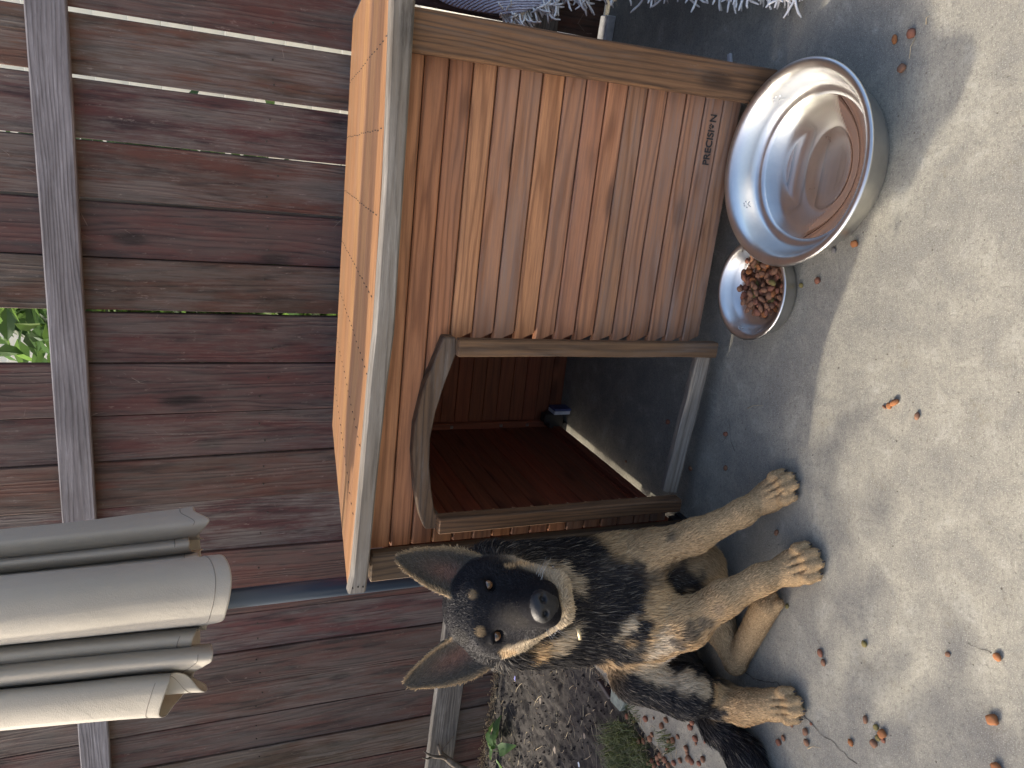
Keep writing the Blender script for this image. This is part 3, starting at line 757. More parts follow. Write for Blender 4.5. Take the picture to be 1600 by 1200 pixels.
paw_emboss(bowl, radians(104), .1735, .060, .4); paw_emboss(bowl, radians(22), .1735, .060, .4, 1.3); paw_emboss(bowl, radians(205), .1735, .060, .4)
vs, fs = lathe_mesh([(0, .0265), (.08, .0265), (.1455, .0265), (.1468, .0272)], 96)
wt = link('water_in_bowl', mesh('water_in_bowl', vs, fs, True), M['water']); wt.location = BOWL
tag(wt, 'shallow clear water in the large steel bowl', 'water')
SB = Vector((.210, 1.416, 0))
sbowl = empty('steel_food_bowl', SB); tag(sbowl, 'small stainless steel food bowl half under the rim of the large bowl, full of kibble', 'bowl')
prof = [(0, .005), (.06, .005), (.074, .007), (.083, .013), (.091, .024), (.0985, .038), (.104, .045), (.109, .0482), (.113, .0485), (.1155, .0468), (.1155, .0445), (.112, .0435)]
vs, fs = lathe_mesh(prof, 96); link('inner_shell', mesh('inner_shell', vs, fs, True), M['steel'], sbowl)
prof = [(.1115, .0432), (.108, .038), (.105, .025), (.1035, .010), (.101, .002), (.092, .001), (.08, .003), (0, .003)]
vs, fs = lathe_mesh(prof, 96); link('outer_shell', mesh('outer_shell', vs, fs, True), M['steel2'], sbowl)
paw_emboss(sbowl, radians(150), .095, .034, .6, .8); paw_emboss(sbowl, radians(190), .095, .034, .6, .8)

# ================================================================== kibble
def kib_mat(name, c, dk):
    b = NB(name); v, oi, tc = b.objvec(); f = b.noise(v, 220, 5, .7)
    b.set(Base_Color=b.mix(b.ramp(f, [(.3, 0.), (.7, 1.)]), dk, c), Roughness=.8); b.bump(f, .7, .0015); return b.m
M['k_brown'] = kib_mat('kibble_brown', (.30, .150, .080), (.17, .080, .045)); M['k_red'] = kib_mat('kibble_red', (.29, .115, .062), (.17, .065, .040))
M['k_orange'] = kib_mat('kibble_orange', (.42, .16, .045), (.22, .08, .03)); M['k_green'] = kib_mat('kibble_olive', (.25, .20, .06), (.13, .10, .03)); M['k_grey'] = kib_mat('kibble_grey', (.2, .19, .18), (.1, .09, .085))
def kib_mesh(kind, seed):
    bm = bmesh.new(); bmesh.ops.create_icosphere(bm, subdivisions=2, radius=1)
    rn_ = random.Random(seed)
    for v in bm.verts:
        c = v.co
        if kind == 'square': e = 4.5; k = (abs(c.x) ** e + abs(c.y) ** e) ** (-1 / e) if (abs(c.x) + abs(c.y)) > .05 else 1; k = min(k, 1.25); c.x *= k * .9; c.y *= k * .9; c.z *= .55
        elif kind == 'disc': c.z *= .5
        elif kind == 'bar': c.x *= 1.2; c.y *= .75; c.z *= .6
        d = noise.noise(c * 1.7 + Vector((seed * 3.1, 0, 0))) * .18; v.co = c * (1 + d)
    me = bpy.data.meshes.new('kibble'); bm.to_mesh(me); bm.free(); me.polygons.foreach_set('use_smooth', [True] * len(me.polygons)); return me
KM = {}
for kind in ('square', 'disc', 'bar'):
    for cc in ('brown', 'red', 'orange', 'green', 'grey'):
        KM[kind, cc] = []
        for q in range(2): me = kib_mesh(kind, q + len(KM) * 2); me.materials.append(M['k_' + cc]); KM[kind, cc].append(me)
def kibble(p, kind, colr, r, label, group=None, tilt=.25):
    o = bpy.data.objects.new('kibble', random.choice(KM[kind, colr])); COL.objects.link(o)
    h = {'square': .55, 'disc': .5, 'bar': .6}[kind]
    o.location = (p.x, p.y, p.z + r * h * .9); o.scale = (r, r * R2(.85, 1.1), r); o.rotation_euler = (R2(-tilt, tilt), R2(-tilt, tilt), R2(0, 6.3)); tag(o, label, 'kibble', group); return o
ks = [  # pixel, kind, colour, radius, label
 (1283, 1020, 'disc', 'red', 7.5, 'reddish kibble, upper of a close pair on the concrete left of the near paws'), (1288, 1035, 'disc', 'brown', 7, 'round brown kibble, lower of a close pair on the concrete left of the near paws'),
 (1352, 1006, 'disc', 'green', 6.5, 'yellow-green kibble alone on open concrete below the front paws'), (1482, 1022, 'disc', 'brown', 4.5, 'faint dark flattened kibble crumb on open concrete'),
 (1560, 1026, 'disc', 'orange', 7.5, 'round tan kibble alone at the end of a short crack in the concrete'), (1554, 1124, 'square', 'orange', 10, 'big square orange-brown kibble alone on open concrete near the camera'),
 (1560, 1199, 'square', 'orange', 9, 'square orange kibble cut off by the edge of the picture'),
 (1243, 1127, 'square', 'brown', 7, 'brown kibble touching the toes of the hind paw'), (1238, 1134, 'disc', 'brown', 3.5, 'tiny crumb beside the kibble at the toes of the hind paw'),
 (1268, 1131, 'disc', 'red', 3.2, 'tiny red crumb lying on the long crack'), (1260, 1143, 'square', 'brown', 7.5, 'brown kibble, first of two in a line above a dry straw'), (1262, 1160, 'square', 'brown', 7.5, 'brown kibble beside a dry straw, second of two in a line'),
 (1225, 1153, 'disc', 'brown', 6, 'small round kibble, right one of a pair between the hind paw and the tail'), (1218, 1160, 'square', 'red', 7, 'square red-brown kibble, left one of a pair between the hind paw and the tail'),
 (1331, 1160, 'square', 'orange', 6.5, 'lone orange-brown kibble between the long crack and the mixed cluster'),
 (1354, 1124, 'bar', 'brown', 6.5, 'oval brown kibble just above the mixed cluster on the concrete'), (1370, 1136, 'disc', 'green', 6, 'yellow kibble at the top of the mixed cluster'), (1381, 1146, 'square', 'orange', 9, 'large bright orange kibble of the mixed cluster'),
 (1367, 1161, 'square', 'brown', 8, 'dark brown kibble at the bottom of the mixed cluster'), (1373, 1153, 'disc', 'green', 5.5, 'olive kibble between the orange and brown ones of the mixed cluster'), (1381, 1157, 'disc', 'red', 4.5, 'small reddish crumb of the mixed cluster'),
 (1135, 678, 'disc', 'red', 6.5, 'red-brown kibble in the shade right in front of the threshold'), (1135, 731, 'disc', 'brown', 6.5, 'dark round kibble in the shade left of the red-brown one by the threshold'), (1080, 732, 'disc', 'brown', 6.5, 'dim kibble close under the left end of the threshold'),
 (1215, 832, 'bar', 'brown', 6.5, 'brown kibble between the two front paws'), (1400, 629, 'bar', 'orange', 8, 'broken orange-brown kibble on sunlit concrete before the doorway'), (1391, 634, 'square', 'orange', 6, 'crumbled piece touching the broken orange-brown kibble'), (1383, 636, 'bar', 'brown', 4, 'small crumb on the far side of the broken orange-brown kibble'),
 (1435, 650, 'bar', 'brown', 6, 'dark narrow kibble on sunlit concrete nearest the broken one'),
 (1186, 942, 'disc', 'grey', 9, 'grey pebble-like kibble at the toes of the tucked hind foot'), (1197, 934, 'disc', 'grey', 6, 'smaller grey kibble beside the pebble-like one at the tucked hind foot'), (1209, 941, 'disc', 'red', 6.5, 'reddish kibble right of the tucked hind foot'), (1198, 952, 'square', 'brown', 6, 'brown kibble in the middle of the little pile at the tucked hind foot'), (1190, 961, 'disc', 'orange', 5, 'small orange kibble at the lower edge of the pile by the tucked hind foot'), (1231, 947, 'disc', 'green', 5.5, 'greenish kibble alone below the left front leg'),
 (1337, 381, 'square', 'orange', 7.5, 'square orange kibble on sunlit concrete below the large bowl'), (1279, 439, 'square', 'red', 7, 'square red kibble on the concrete just below the small bowl'), (1304, 391, 'disc', 'grey', 5.5, 'grey-green kibble at the foot of the large bowl'), (1253, 446, 'disc', 'green', 5.5, 'olive kibble against the foot of the small bowl'),
 (1411, 107, 'square', 'brown', 8.5, 'brown squarish kibble nearest the bowl inside its round shadow'), (1400, 62, 'bar', 'orange', 7, 'orange oval kibble of the three in the large bowl\'s shadow'), (1426, 53, 'square', 'red', 8.5, 'red-brown kibble nearest the edge of the large bowl\'s shadow'),
 (1045, 659, 'square', 'red', 6.5, 'red kibble on the dim floor just inside the threshold'), (979, 721, 'disc', 'brown', 4.5, 'dark crumb in the light streak on the doghouse floor')]
for (x, y, kd, cc, r, lab) in ks: kibble(ground(x, y), kd, cc, r * .00110, lab)
pile = [(981, 1119, 8), (1010, 1123, 8), (1022, 1122, 4), (1042, 1125, 8), (1035, 1134, 8), (1083, 1128, 7), (1080, 1136, 8), (1088, 1154, 8), (1088, 1162, 4), (991, 1128, 5), (999, 1158, 7), (1007, 1158, 8), (1017, 1154, 8), (1020, 1148, 6), (1046, 1158, 7),
        (1053, 1157, 8), (1060, 1151, 6), (1074, 1169, 8), (1075, 1176, 6), (1044, 1171, 7), (1102, 1159, 4), (1100, 1186, 8), (1077, 1185, 8), (1082, 1190, 7), (1033, 1180, 7), (1040, 1187, 8), (1028, 1184, 7), (1020, 1189, 7), (1054, 1192, 7), (1093, 1193, 6), (1014, 1193, 7), (1064, 1188, 7), (1030, 1192, 7), (1046, 1196, 8), (1024, 1198, 8)]
for i, (x, y, r) in enumerate(pile):
    kibble(ground(x, y), random.choice(['square', 'disc', 'disc']), 'green' if r == 5 else random.choice(['brown', 'brown', 'red']), r * .00120, ('olive kibble scrap near the bed edge in the spilled patch' if r == 5 else 'small brown kibble crumb in the spilled patch between tail and grass tuft' if r == 4 else 'brown kibble lying loose in the spilled patch, on the side nearer the dog' if y < 1140 else 'brown kibble in the crowded part of the spilled patch by the grass tuft'), 'spilled kibble between the tail and the grass')
# food in the small bowl: heaped towards the near side, settled by stacking on a height grid
hg = {}
rk = random.Random(21); cand = []
for i in range(230):
    a = rk.uniform(0, 2 * pi); rr = math.sqrt(rk.random()) * .074; cx, cy = .010 + rr * cos(a) * 1.0, -.014 + rr * sin(a) * .88
    cand.append((cx, cy))
placed = []
for (cx, cy) in cand:
    r = rk.uniform(.0068, .0092); R_ = math.hypot(cx, cy)
    if R_ > .087: continue
    z = .0055 + max(0, (R_ - .074)) * .9
    for (qx, qy, qz, qr) in placed:
        d = math.hypot(cx - qx, cy - qy)
        if d < (r + qr) * .80: z = max(z, qz + .0062 * (1 - (d / ((r + qr) * .80)) ** 2) + .0022)
    if z > .040: continue
    placed.append((cx, cy, z, r))
for i, (cx, cy, z, r) in enumerate(placed):
    if i in (9,): cc = 'orange'
    else: cc = rk.choices(['brown', 'red', 'green', 'orange'], [9, 3, 1.3, 1.0])[0]
    lab, grp = {'brown': ('brown kibble heaped in the small steel bowl', 'brown kibble in the small bowl'), 'red': ('reddish kibble heaped in the small steel bowl', 'reddish kibble in the small bowl'), 'green': ('olive-yellow kibble heaped in the small steel bowl', 'olive kibble in the small bowl'), 'orange': ('bright orange kibble heaped in the small steel bowl', 'orange kibble in the small bowl')}[cc]
    kibble(SB + Vector((cx, cy, z)), rk.choice(['square', 'disc', 'bar']), cc, r * 1.05, lab, grp, .6)
# ================================================================== planting bed
M['soil'] = None
b = NB('soil'); tc = b.n('TexCoord'); v = tc.outputs['Object']; n1 = b.noise(v, 40, 8, .75); n2 = b.noise(v, 6, 5)
c = b.ramp(n1, [(.3, (.012, .010, .009)), (.55, (.032, .027, .024)), (.75, (.080, .069, .060))]); c = b.mix(b.ramp(n2, [(.4, 0.), (.7, .4)]), c, (.06, .053, .049))
b.set(Base_Color=c, Roughness=.95); b.bump(n1, 1.0, .006); M['soil'] = b.m
# bed runs between the slab edge and the fence
def edge_x(y):
    P = [(1.2, -1.16), (1.55, -1.11), (1.78, -1.085), (1.94, -1.05), (2.06, -1.0), (2.22, -.955), (2.42, -.90), (2.8, -.75)]
    for (ya, xa), (yb, xb) in zip(P[:-1], P[1:]):
        if ya <= y <= yb: return xa + (xb - xa) * (y - ya) / (yb - ya)
    return P[0][1] if y < 1.2 else P[-1][1]
def soil_z(x, y):
    d = edge_x(y) - x
    return -.012 + max(-.02, min(.012, -d * .02)) + .011 * noise.noise(Vector((x * 9, y * 9, 0))) + .010 * noise.noise(Vector((x * 34, y * 34, 5))) + .006 * noise.noise(Vector((x * 90, y * 90, 9)))
NX, NY = 260, 260; xs = np.linspace(-3.2, -.70, NX); ys = np.linspace(1.2, 3.75, NY); vs = []; fs = []; keep = {}
for j, y in enumerate(ys):
    for i, x in enumerate(xs): vs.append((x, y, soil_z(x, y)))
for j in range(NY - 1):
    for i in range(NX - 1):
        x, y = xs[i], ys[j]
        if x < edge_x(y) + .004 + .006 * noise.noise(Vector((x * 20, y * 20, 1))) and (Vector((x, y, 0)) - FB).dot(FN) < .02: fs.append((j * NX + i, j * NX + i + 1, (j + 1) * NX + i + 1, (j + 1) * NX + i))
me = mesh('soil_bed', vs, fs, True); bm = bmesh.new(); bm.from_mesh(me); bmesh.ops.delete(bm, geom=[v for v in bm.verts if not v.link_faces], context='VERTS'); bm.to_mesh(me); bm.free()
tag(link('soil_bed', me, M['soil']), kind='structure')
def in_bed(rn):
    while True:
        x, y = rn.uniform(-2.6, -.9), rn.uniform(1.5, 3.6)
        if x < edge_x(y) and (Vector((x, y, 0)) - FB).dot(FN) < -.03: return x, y
rn = random.Random(3)
# clods and crumbs, straw and twigs: nobody could count them
s_ = Soup()
for _ in range(2600):
    x, y = in_bed(rn); r = rn.uniform(.002, .008) * (1.4 if rn.random() < .1 else 1); c = Vector((x, y, soil_z(x, y) + r * .4))
    P = [c + Vector((rn.uniform(.6, 1) * a * r, rn.uniform(.6, 1) * b_ * r, rn.uniform(.5, .9) * d * r)) for a, b_, d in ((1, 0, 0), (-1, 0, 0), (0, 1, 0), (0, -1, 0), (0, 0, 1), (0, 0, -1))]
    s_.add(P, [(0, 2, 4), (2, 1, 4), (1, 3, 4), (3, 0, 4), (2, 0, 5), (1, 2, 5), (3, 1, 5), (0, 3, 5)])
tag(s_.link('soil_crumbs', M['soil']), kind='stuff')
M['straw'] = simple('dry_straw', (.42, .34, .22), .8, 0, .2, 60, 0)
def straws(n, pick, name, lenr, mat, wr=(.0005, .0012), zoff=.003):
    s_ = Soup()
    for _ in range(n):
        x, y, z = pick(); a = rn.uniform(0, 2 * pi); L_ = rn.uniform(*lenr); k = rn.gauss(0, 1.2); w_ = rn.uniform(*wr); pts = []
        p = Vector((x, y, z + zoff)); 
        for q in range(5):
            pts.append(p.copy()); aa = a + k * q / 4; p = p + Vector((cos(aa), sin(aa), rn.uniform(-.12, .16))) * L_ / 4
        vs, fs = tube_mesh(pts, [w_] * 4 + [w_ * .4], 3, False); s_.add(vs, fs)
    return tag(s_.link(name, mat), kind='stuff')
def pb(): x, y = in_bed(rn); return x, y, soil_z(x, y)
straws(900, pb, 'dry_straw', (.02, .09), M['straw'])
def pe():
    y = rn.uniform(1.6, 2.5); x = edge_x(y) + rn.gauss(-.015, .018); return x, y, max(soil_z(x, y), 0 if x > edge_x(y) else -1)
straws(260, pe, 'straw_along_bed_edge', (.015, .06), M['straw'], zoff=.004)
def pf():
    x = rn.uniform(-1.1, .3); q = FB + FX * x - FN * rn.uniform(.0, .035); return q.x, q.y, soil_z(q.x, q.y) + .003
straws(420, pf, 'straw_along_fence', (.01, .05), M['straw'], zoff=.006)
# rotting wood-chip strip at the foot of the pickets
s_ = Soup()
for _ in range(900):
    x = rn.uniform(-1.1, .35); q = FB + FX * x - FN * rn.uniform(.004, .03); z = -.01 + rn.uniform(0, .03) * rn.random()
    r = rn.uniform(.002, .006); s_.box((q.x, q.y, z), r, r * rn.uniform(.5, 1.5), r * .7, Matrix.Rotation(rn.uniform(0, 3), 3, 'Z'))
M['chips'] = simple('wood_chips', (.33, .25, .15), .9, 0, .3, 80, 0)
tag(s_.link('wood_chips', M['chips']), kind='stuff')
# grass tuft where bed meets slab
M['grass'] = leaf_mat("grass_blades", (.085, .115, .05), .25)
def grass(cx, cy, n, rad, name, hr=(.025, .08)):
    s_ = Soup()
    for _ in range(n):
        a = rn.uniform(0, 2 * pi); r = rad * math.sqrt(rn.random()); x, y = cx + r * cos(a) * 1.0, cy + r * sin(a) * 1.2; z = soil_z(x, y) if x < edge_x(y) else 0
        h = rn.uniform(*hr); th = rn.uniform(0, 2 * pi); l = Vector((cos(th), sin(th), 0)); sd_ = Vector((-sin(th), cos(th), 0)) * rn.uniform(.0006, .0012); k = rn.uniform(.3, 1.0)
        p0 = Vector((x, y, z)); p1 = p0 + l * h * k * .35 + Vector((0, 0, h * .6)); p2 = p0 + l * h * k + Vector((0, 0, h * (1 - k * .45)))
        s_.add([p0 - sd_, p0 + sd_, p1 - sd_, p1 + sd_, p2], [(0, 1, 3, 2), (2, 3, 4)])
    tag(s_.link(name, M['grass']), kind='stuff')
gc = ground(985, 1200); grass(gc.x, gc.y, 1500, .13, 'grass_tuft')
gc = ground(1045, 1158); grass(gc.x, gc.y, 60, .03, 'grass_sprigs', (.02, .05))
gc = ground(985, 1110); grass(gc.x, gc.y, 120, .05, 'grass_sprigs', (.01, .03))
# edging board and slate between bed and slab
M['slate'] = simple('mossy_slate', (.16, .19, .17), .85, 0, .25, 45, .5)
def slab_piece(name, pix, z, T, mat, label, cat, tilt=0):
    P = [ground(*p, z) for p in pix]; c = sum(P, Vector()) / len(P)
    n_ = len(P); vs = [tuple(p - c) for p in P] + [tuple(p - c - Vector((0, 0, T))) for p in P]
    fs = [tuple(range(n_)), tuple(range(2 * n_ - 1, n_ - 1, -1))] + [(k, k + n_, (k + 1) % n_ + n_, (k + 1) % n_) for k in range(n_)]
    bm = bmesh.new(); me = mesh(name, vs, fs); bm.from_mesh(me); bmesh.ops.recalc_face_normals(bm, faces=bm.faces)
    bmesh.ops.bevel(bm, geom=list(bm.edges), offset=.002, segments=1, affect='EDGES'); bm.to_mesh(me); bm.free()
    o = link(name, me, mat); o.location = c; tag(o, label, cat); return o
slab_piece('stone_tile', [(958, 1052), (978, 1080), (974, 1100), (968, 1112), (953, 1095), (955, 1070)], .018, .02, M['slate'], 'mossy grey-green stone tile wedged between the bed and the slab behind the dog', 'stone')
slab_piece('edging_strip', [(930, 1062), (936, 1064), (953, 1090), (950, 1093)], .012, .03, M['felt'], 'dark narrow edging strip sticking out of the bed edge beside the stone tile', 'edging')
# low leafy weed and its neighbours against the fence
def weed(p, n, L_, label, seed, mat, h=.06):
    rw = random.Random(seed); t = empty('broadleaf_weed', p); tag(t, label, 'plant'); st = Soup()
    for k in range(n):
        a = rw.uniform(0, 2 * pi); d = Vector((cos(a), sin(a), 0)); b0 = Vector((0, 0, 0)); b1 = d * L_ * .35 + Vector((0, 0, h * rw.uniform(.5, 1)))
        vs, fs = tube_mesh([b0, b1], [.0014, .001], 4, False); st.add(vs, fs)
        l = L_ * rw.uniform(.6, 1.1); w_ = l * rw.uniform(.28, .4); side = Vector((-d.y, d.x, 0)); N_ = 5; vs = []; fs = []
        for q in range(N_ + 1):
            t_ = q / N_; wd_ = w_ * math.sin(pi * min(1, t_ * .92 + .06)) ** .8; c = b1 + d * l * t_ + Vector((0, 0, -l * .35 * t_ * t_ + .01 * rw.uniform(-1, 1)))
            vs += [c - side * wd_ + Vector((0, 0, wd_ * .3)), c, c + side * wd_ + Vector((0, 0, wd_ * .3))]
        for q in range(N_): fs += [(q * 3, q * 3 + 1, q * 3 + 4, q * 3 + 3), (q * 3 + 1, q * 3 + 2, q * 3 + 5, q * 3 + 4)]
        link('leaf', mesh('leaf', vs, fs, True), mat, t)
    st.link('stem', mat, t)
weed(ground(790, 1172), 8, .10, 'dark broadleaf weed growing at the foot of the fence at the picture\'s edge', 1, M['leaf2'])
# pale blossoms / paper bits on the bed
M['petal'] = simple('lilac_petal', (.35, .35, .75), .7); M['paper'] = simple('pale_litter', (.6, .66, .75), .7); M['dryleaf'] = simple('dry_leaf', (.30, .25, .20), .85)
def bit(px, r, mat, name, label, cat, z=.012):
    p = ground(*px); vs = []; rb = random.Random(int(px[0] * 7 + px[1])); n_ = 7
    for k in range(n_): a = 2 * pi * k / n_; q = r * rb.uniform(.6, 1.1); vs.append((q * cos(a), q * .7 * sin(a), rb.uniform(0, r * .35)))
    vs.append((0, 0, r * .1)); me = mesh(name, vs, [(k, (k + 1) % n_, n_) for k in range(n_)]); o = link(name, me, mat); o.location = (p.x, p.y, soil_z(p.x, p.y) + z if p.x < edge_x(p.y) else .003)
    s2 = o.modifiers.new('s', 'SOLIDIFY'); s2.thickness = .0012; tag(o, label, cat)
bit((801, 1061), .012, M['petal'], 'fallen_petal', 'lilac petal on the soil beside the dog\'s cheek', 'petal'); bit((900, 1196), .010, M['paper'], 'paper_scrap', 'small pale blue scrap on the soil by the grass tuft', 'litter')
bit((843, 1095), .016, M['dryleaf'], 'dry_leaf', 'grey dry leaf lying flat in the middle of the soil bed', 'leaf'); bit((865, 1172), .017, M['dryleaf'], 'dry_leaf', 'curled dry leaf on the soil between weed and grass tuft', 'leaf'); bit((912, 1150), .012, M['dryleaf'], 'dry_leaf', 'small dark dry leaf above the grass tuft', 'leaf')
# gnarled vine stub in front of the lower rail
def vine():
    t = empty('gnarled_vine', ground(770, 1215, 0)); tag(t, 'gnarled dry vine stub with short twigs in front of the lower rail', 'plant')
    q = lambda x, y, d: onplane(x, y, FB - FN * d, FN) - t.location
    tube('stem', [Vector((0, 0, -.02)), q(735, 1210, .1), q(712, 1196, .09), q(699, 1186, .075), q(689, 1177, .06), q(684, 1164, .055)], [.022, .02, .016, .013, .010, .004], M['bark'], t, 9)
    tube('twig', [q(699, 1186, .075), q(690, 1183, .08), q(676, 1182, .08), q(668, 1178, .085), q(662, 1174, .09)], [.010, .008, .006, .005, .002], M['bark'], t, 7)
    tube('twig', [q(676, 1182, .08), q(668, 1186, .085), q(660, 1184, .09)], [.006, .004, .002], M['bark'], t, 6)
    tube('twig', [q(689, 1177, .06), q(697, 1165, .05), q(709, 1150, .05)], [.006, .003, .0015], M['bark'], t, 6)
vine()
# dry straws on the slab
for (pa, pb_, lab) in (((1262, 1170), (1282, 1169), 'dry straw beside the long crack, below two kibbles'), ((1168, 638), (1193, 634), 'pale straw on the shaded concrete before the threshold'), ((1430, 60), (1421, 92), 'split dry straw inside the round shadow of the large bowl'), ((1447, 38), (1453, 24), 'tiny forked straw at the shadow edge near the picture\'s top'), ((1226, 30), (1236, 8), 'thin straw on shaded concrete below the fringe')):
    a, c = ground(*pa, .002), ground(*pb_, .003); m_ = a.lerp(c, .5) + Vector((.004, .002, .002)); st_ = tube('straw', [a, m_, c], [.0011, .0009, .0004], M['straw'], None, 5); tag(st_, lab, 'straw')
# a grey block and a pale chip behind the doghouse corner
M['block'] = simple('pale_block', (.42, .42, .43), .9, 0, .15, 40, .4)
gb = ground(950, 62); o = board('concrete_block', (gb.x - .06, gb.y + .02, .0), (gb.x + .06, gb.y - .03, .0), (.3, 1, 0), .055, .028, M['block'], None, 3); tag(o, 'small pale concrete block at the foot of the fence right of the doghouse', 'block')
gb = ground(1143, 92); o = board('wood_chip', (gb.x - .012, gb.y, 0), (gb.x + .012, gb.y, 0), (0, 1, 0), .014, .01, M['block'], None, 1); tag(o, 'pale chip beside the right corner post of the doghouse', 'chip')

# ================================================================== fringed throw at the right
def throw_mat():
    b = NB('knit_wool'); tc = b.n('TexCoord'); uv = tc.outputs['Object']; w1 = b.n('TexWave', None, Vector=uv, Scale=55.0, Distortion=2.5)
    f = b.noise(uv, 120, 3); b.set(Base_Color=b.ramp(f, [(.3, (.46, .44, .52)), (.7, (.68, .66, .72))]), Roughness=.95); b.p.inputs['Sheen Weight'].default_value = .3
    b.bump(b.math('ADD', w1.outputs['Fac'], b.math('MULTIPLY', f, .5)), .8, .006); return b.m
M['knit'] = throw_mat(); M['fringe'] = simple('fringe_yarn', (.78, .76, .72), .95, 0, .05, 60, .2)
edge_px = [((672, -14), 2.10), ((690, -4), 2.09), ((715, 8), 2.08), ((745, 20), 2.06), ((775, 28), 2.04), ((810, 30), 2.02), ((850, 5), 2.0), ((900, -12), 1.96), ((960, -20), 1.92), ((1020, -24), 1.87), ((1080, -22), 1.82), ((1140, -18), 1.76), ((1200, -16), 1.70), ((1238, -14), 1.66)]
th = empty('fringed_throw', (0, 0, 0)); ctr = atd(900, -60, 2.0); ctr.z = 0; th.location = ctr
tag(th, 'pale lavender knitted throw with white fringe hanging at the right edge of the picture', 'blanket')
E_ = [atd(x, y, d) - ctr for (x, y), d in edge_px]
vs = []; fs = []; K = 14
for i, p in enumerate(E_):
    for k in range(K):
        t = k / (K - 1); q = p + Vector((.62 * t, -.22 * t, .10 * math.sin(t * 3) + .05 * t)); q += Vector((0, .02, 0)) * math.sin(i * 1.1 + k * .9)
        q.z = max(q.z, .01 - 0)
        vs.append(q)
for i in range(len(E_) - 1):
    for k in range(K - 1): fs.append((i * K + k, i * K + k + 1, (i + 1) * K + k + 1, (i + 1) * K + k))
kt = link('knitted_cloth', mesh('knitted_cloth', vs, fs, True), M['knit'], th); s2 = kt.modifiers.new('s', 'SOLIDIFY'); s2.thickness = .012; ss = kt.modifiers.new('ss', 'SUBSURF'); ss.levels = 2; ss.render_levels = 2
s_ = Soup(); rn = random.Random(8)
for i in range(4, len(E_) - 1):
    for _ in range(34 if i > 5 else 26):
        p = E_[i].lerp(E_[i + 1], rn.random()) + Vector((rn.uniform(0, .03), rn.uniform(-.01, .01), rn.uniform(-.01, .01))); L_ = rn.uniform(.035, .075); d = Vector((-.8, rn.gauss(0, .5), rn.gauss(-.25, .5))).normalized(); pts = []
        curl = Vector((rn.gauss(0, 1.2), rn.gauss(0, 1.2), rn.gauss(-.3, 1.2)))
        for q in range(7):
            pts.append(Vector((p.x, p.y, max(p.z, .004)))); d = (d + curl * .22 + Vector((rn.gauss(0, .18), rn.gauss(0, .18), rn.gauss(-.08, .18)))).normalized(); p = p + d * L_ / 6
        vs, fs = tube_mesh(pts, [.0028] * 6 + [.0018], 5); s_.add(vs, fs)
tag(s_.link('fringe', M['fringe'], th, True), kind='stuff')
# out of frame: the chair the throw hangs over is not visible and not built; a tree at the left breaks the low sun
tree(Vector((-3.3, 2.75, -.05)), 1.9, (0.1, -.3, 1.36), Vector((.55, 1.15, .70)), 5600, 'small leafy garden tree out of frame to the left', 31)
# ================================================================== the dog
from mathutils.bvhtree import BVHTree
A_ = np.array
def G(x, y, z): p = ground(x, y, z); return A_([p.x, p.y, p.z])
def Dp(x, y, d): p = atd(x, y, d); return A_([p.x, p.y, p.z])
# head frame: r to the viewer's right, f out of the face, u up; origin midway between the eyes
HE = Dp(768.5, 953.5, 1.51)
HS = 1.11
TS = 1.10
CA_ = A_(list(CAM))
def TB(p): return CA_ + (A_(p, float) - CA_) * TS
hf = A_([.235, -.965, -.06]); hf /= np.linalg.norm(hf)
hr = A_([.97, .24, .075]); hr -= hf * hr.dot(hf); hr /= np.linalg.norm(hr); hu = np.cross(hf, hr); hu *= np.sign(hu[2])
def Hd(r, f, u): return HE + (hr * r + hf * f + hu * u) * HS
PR = []   # (kind, data, k, paint group, fur length, flow)
def cone(a, b, ra, rb, k, grp, fur, flow=None):
    a = A_(a, float); b = A_(b, float); fl = (b - a) if flow is None else A_(flow, float)
    PR.append(('c', (a, b, ra, rb), k, grp, fur, fl / (np.linalg.norm(fl) + 1e-9)))
def ell(c, rad, k, grp, fur, flow, R=None):
    fl = A_(flow, float); PR.append(('e', (A_(c, float), A_(rad, float), np.eye(3) if R is None else R), k, grp, fur, fl / (np.linalg.norm(fl) + 1e-9)))
def sub(c, rad, k, R=None): PR.append(('s', (A_(c, float), A_(rad, float), np.eye(3) if R is None else R), k, None, 0, None))
HR = np.stack([hr, hf, hu])       # rows: local axes
down = A_([0, 0, -1.])
back = A_([-.25, .75, -.55])
# torso, from the upright chest back and down to the pelvis on the slab
ell(TB((-.468, 1.475, .385)), (.118, .125, .150), .05, 'body', .026, (-.05, -.25, -1))
cone(TB((-.475, 1.50, .40)), A_((-.585, 1.73, .22)), .115, .125, .06, 'body', .028, back)
cone(A_((-.585, 1.73, .21)), A_((-.615, 1.80, .12)), .122, .110, .06, 'body', .028, back)
ell(TB((-.462, 1.425, .435)), (.080, .070, .085), .05, 'chest', .030, (0, -.25, -1))
ell(G(1010, 965, .27), (.070, .06, .08), .05, 'tanchest', .024, (0.1, -.15, -1))
# neck and ruff
NB_ = Hd(0, -.105, -.085)
cone(TB((-.463, 1.46, .50)), NB_, .112, .092, .06, 'neck', .034, (-.02, .03, -1))
cone(TB((-.515, 1.47, .50)), Hd(-.062, -.115, -.07), .080, .060, .05, 'neck', .040, (-.25, .1, -1))
cone(TB((-.42, 1.47, .50)), Hd(.05, -.115, -.06), .075, .060, .05, 'neck', .036, (.25, .1, -1))
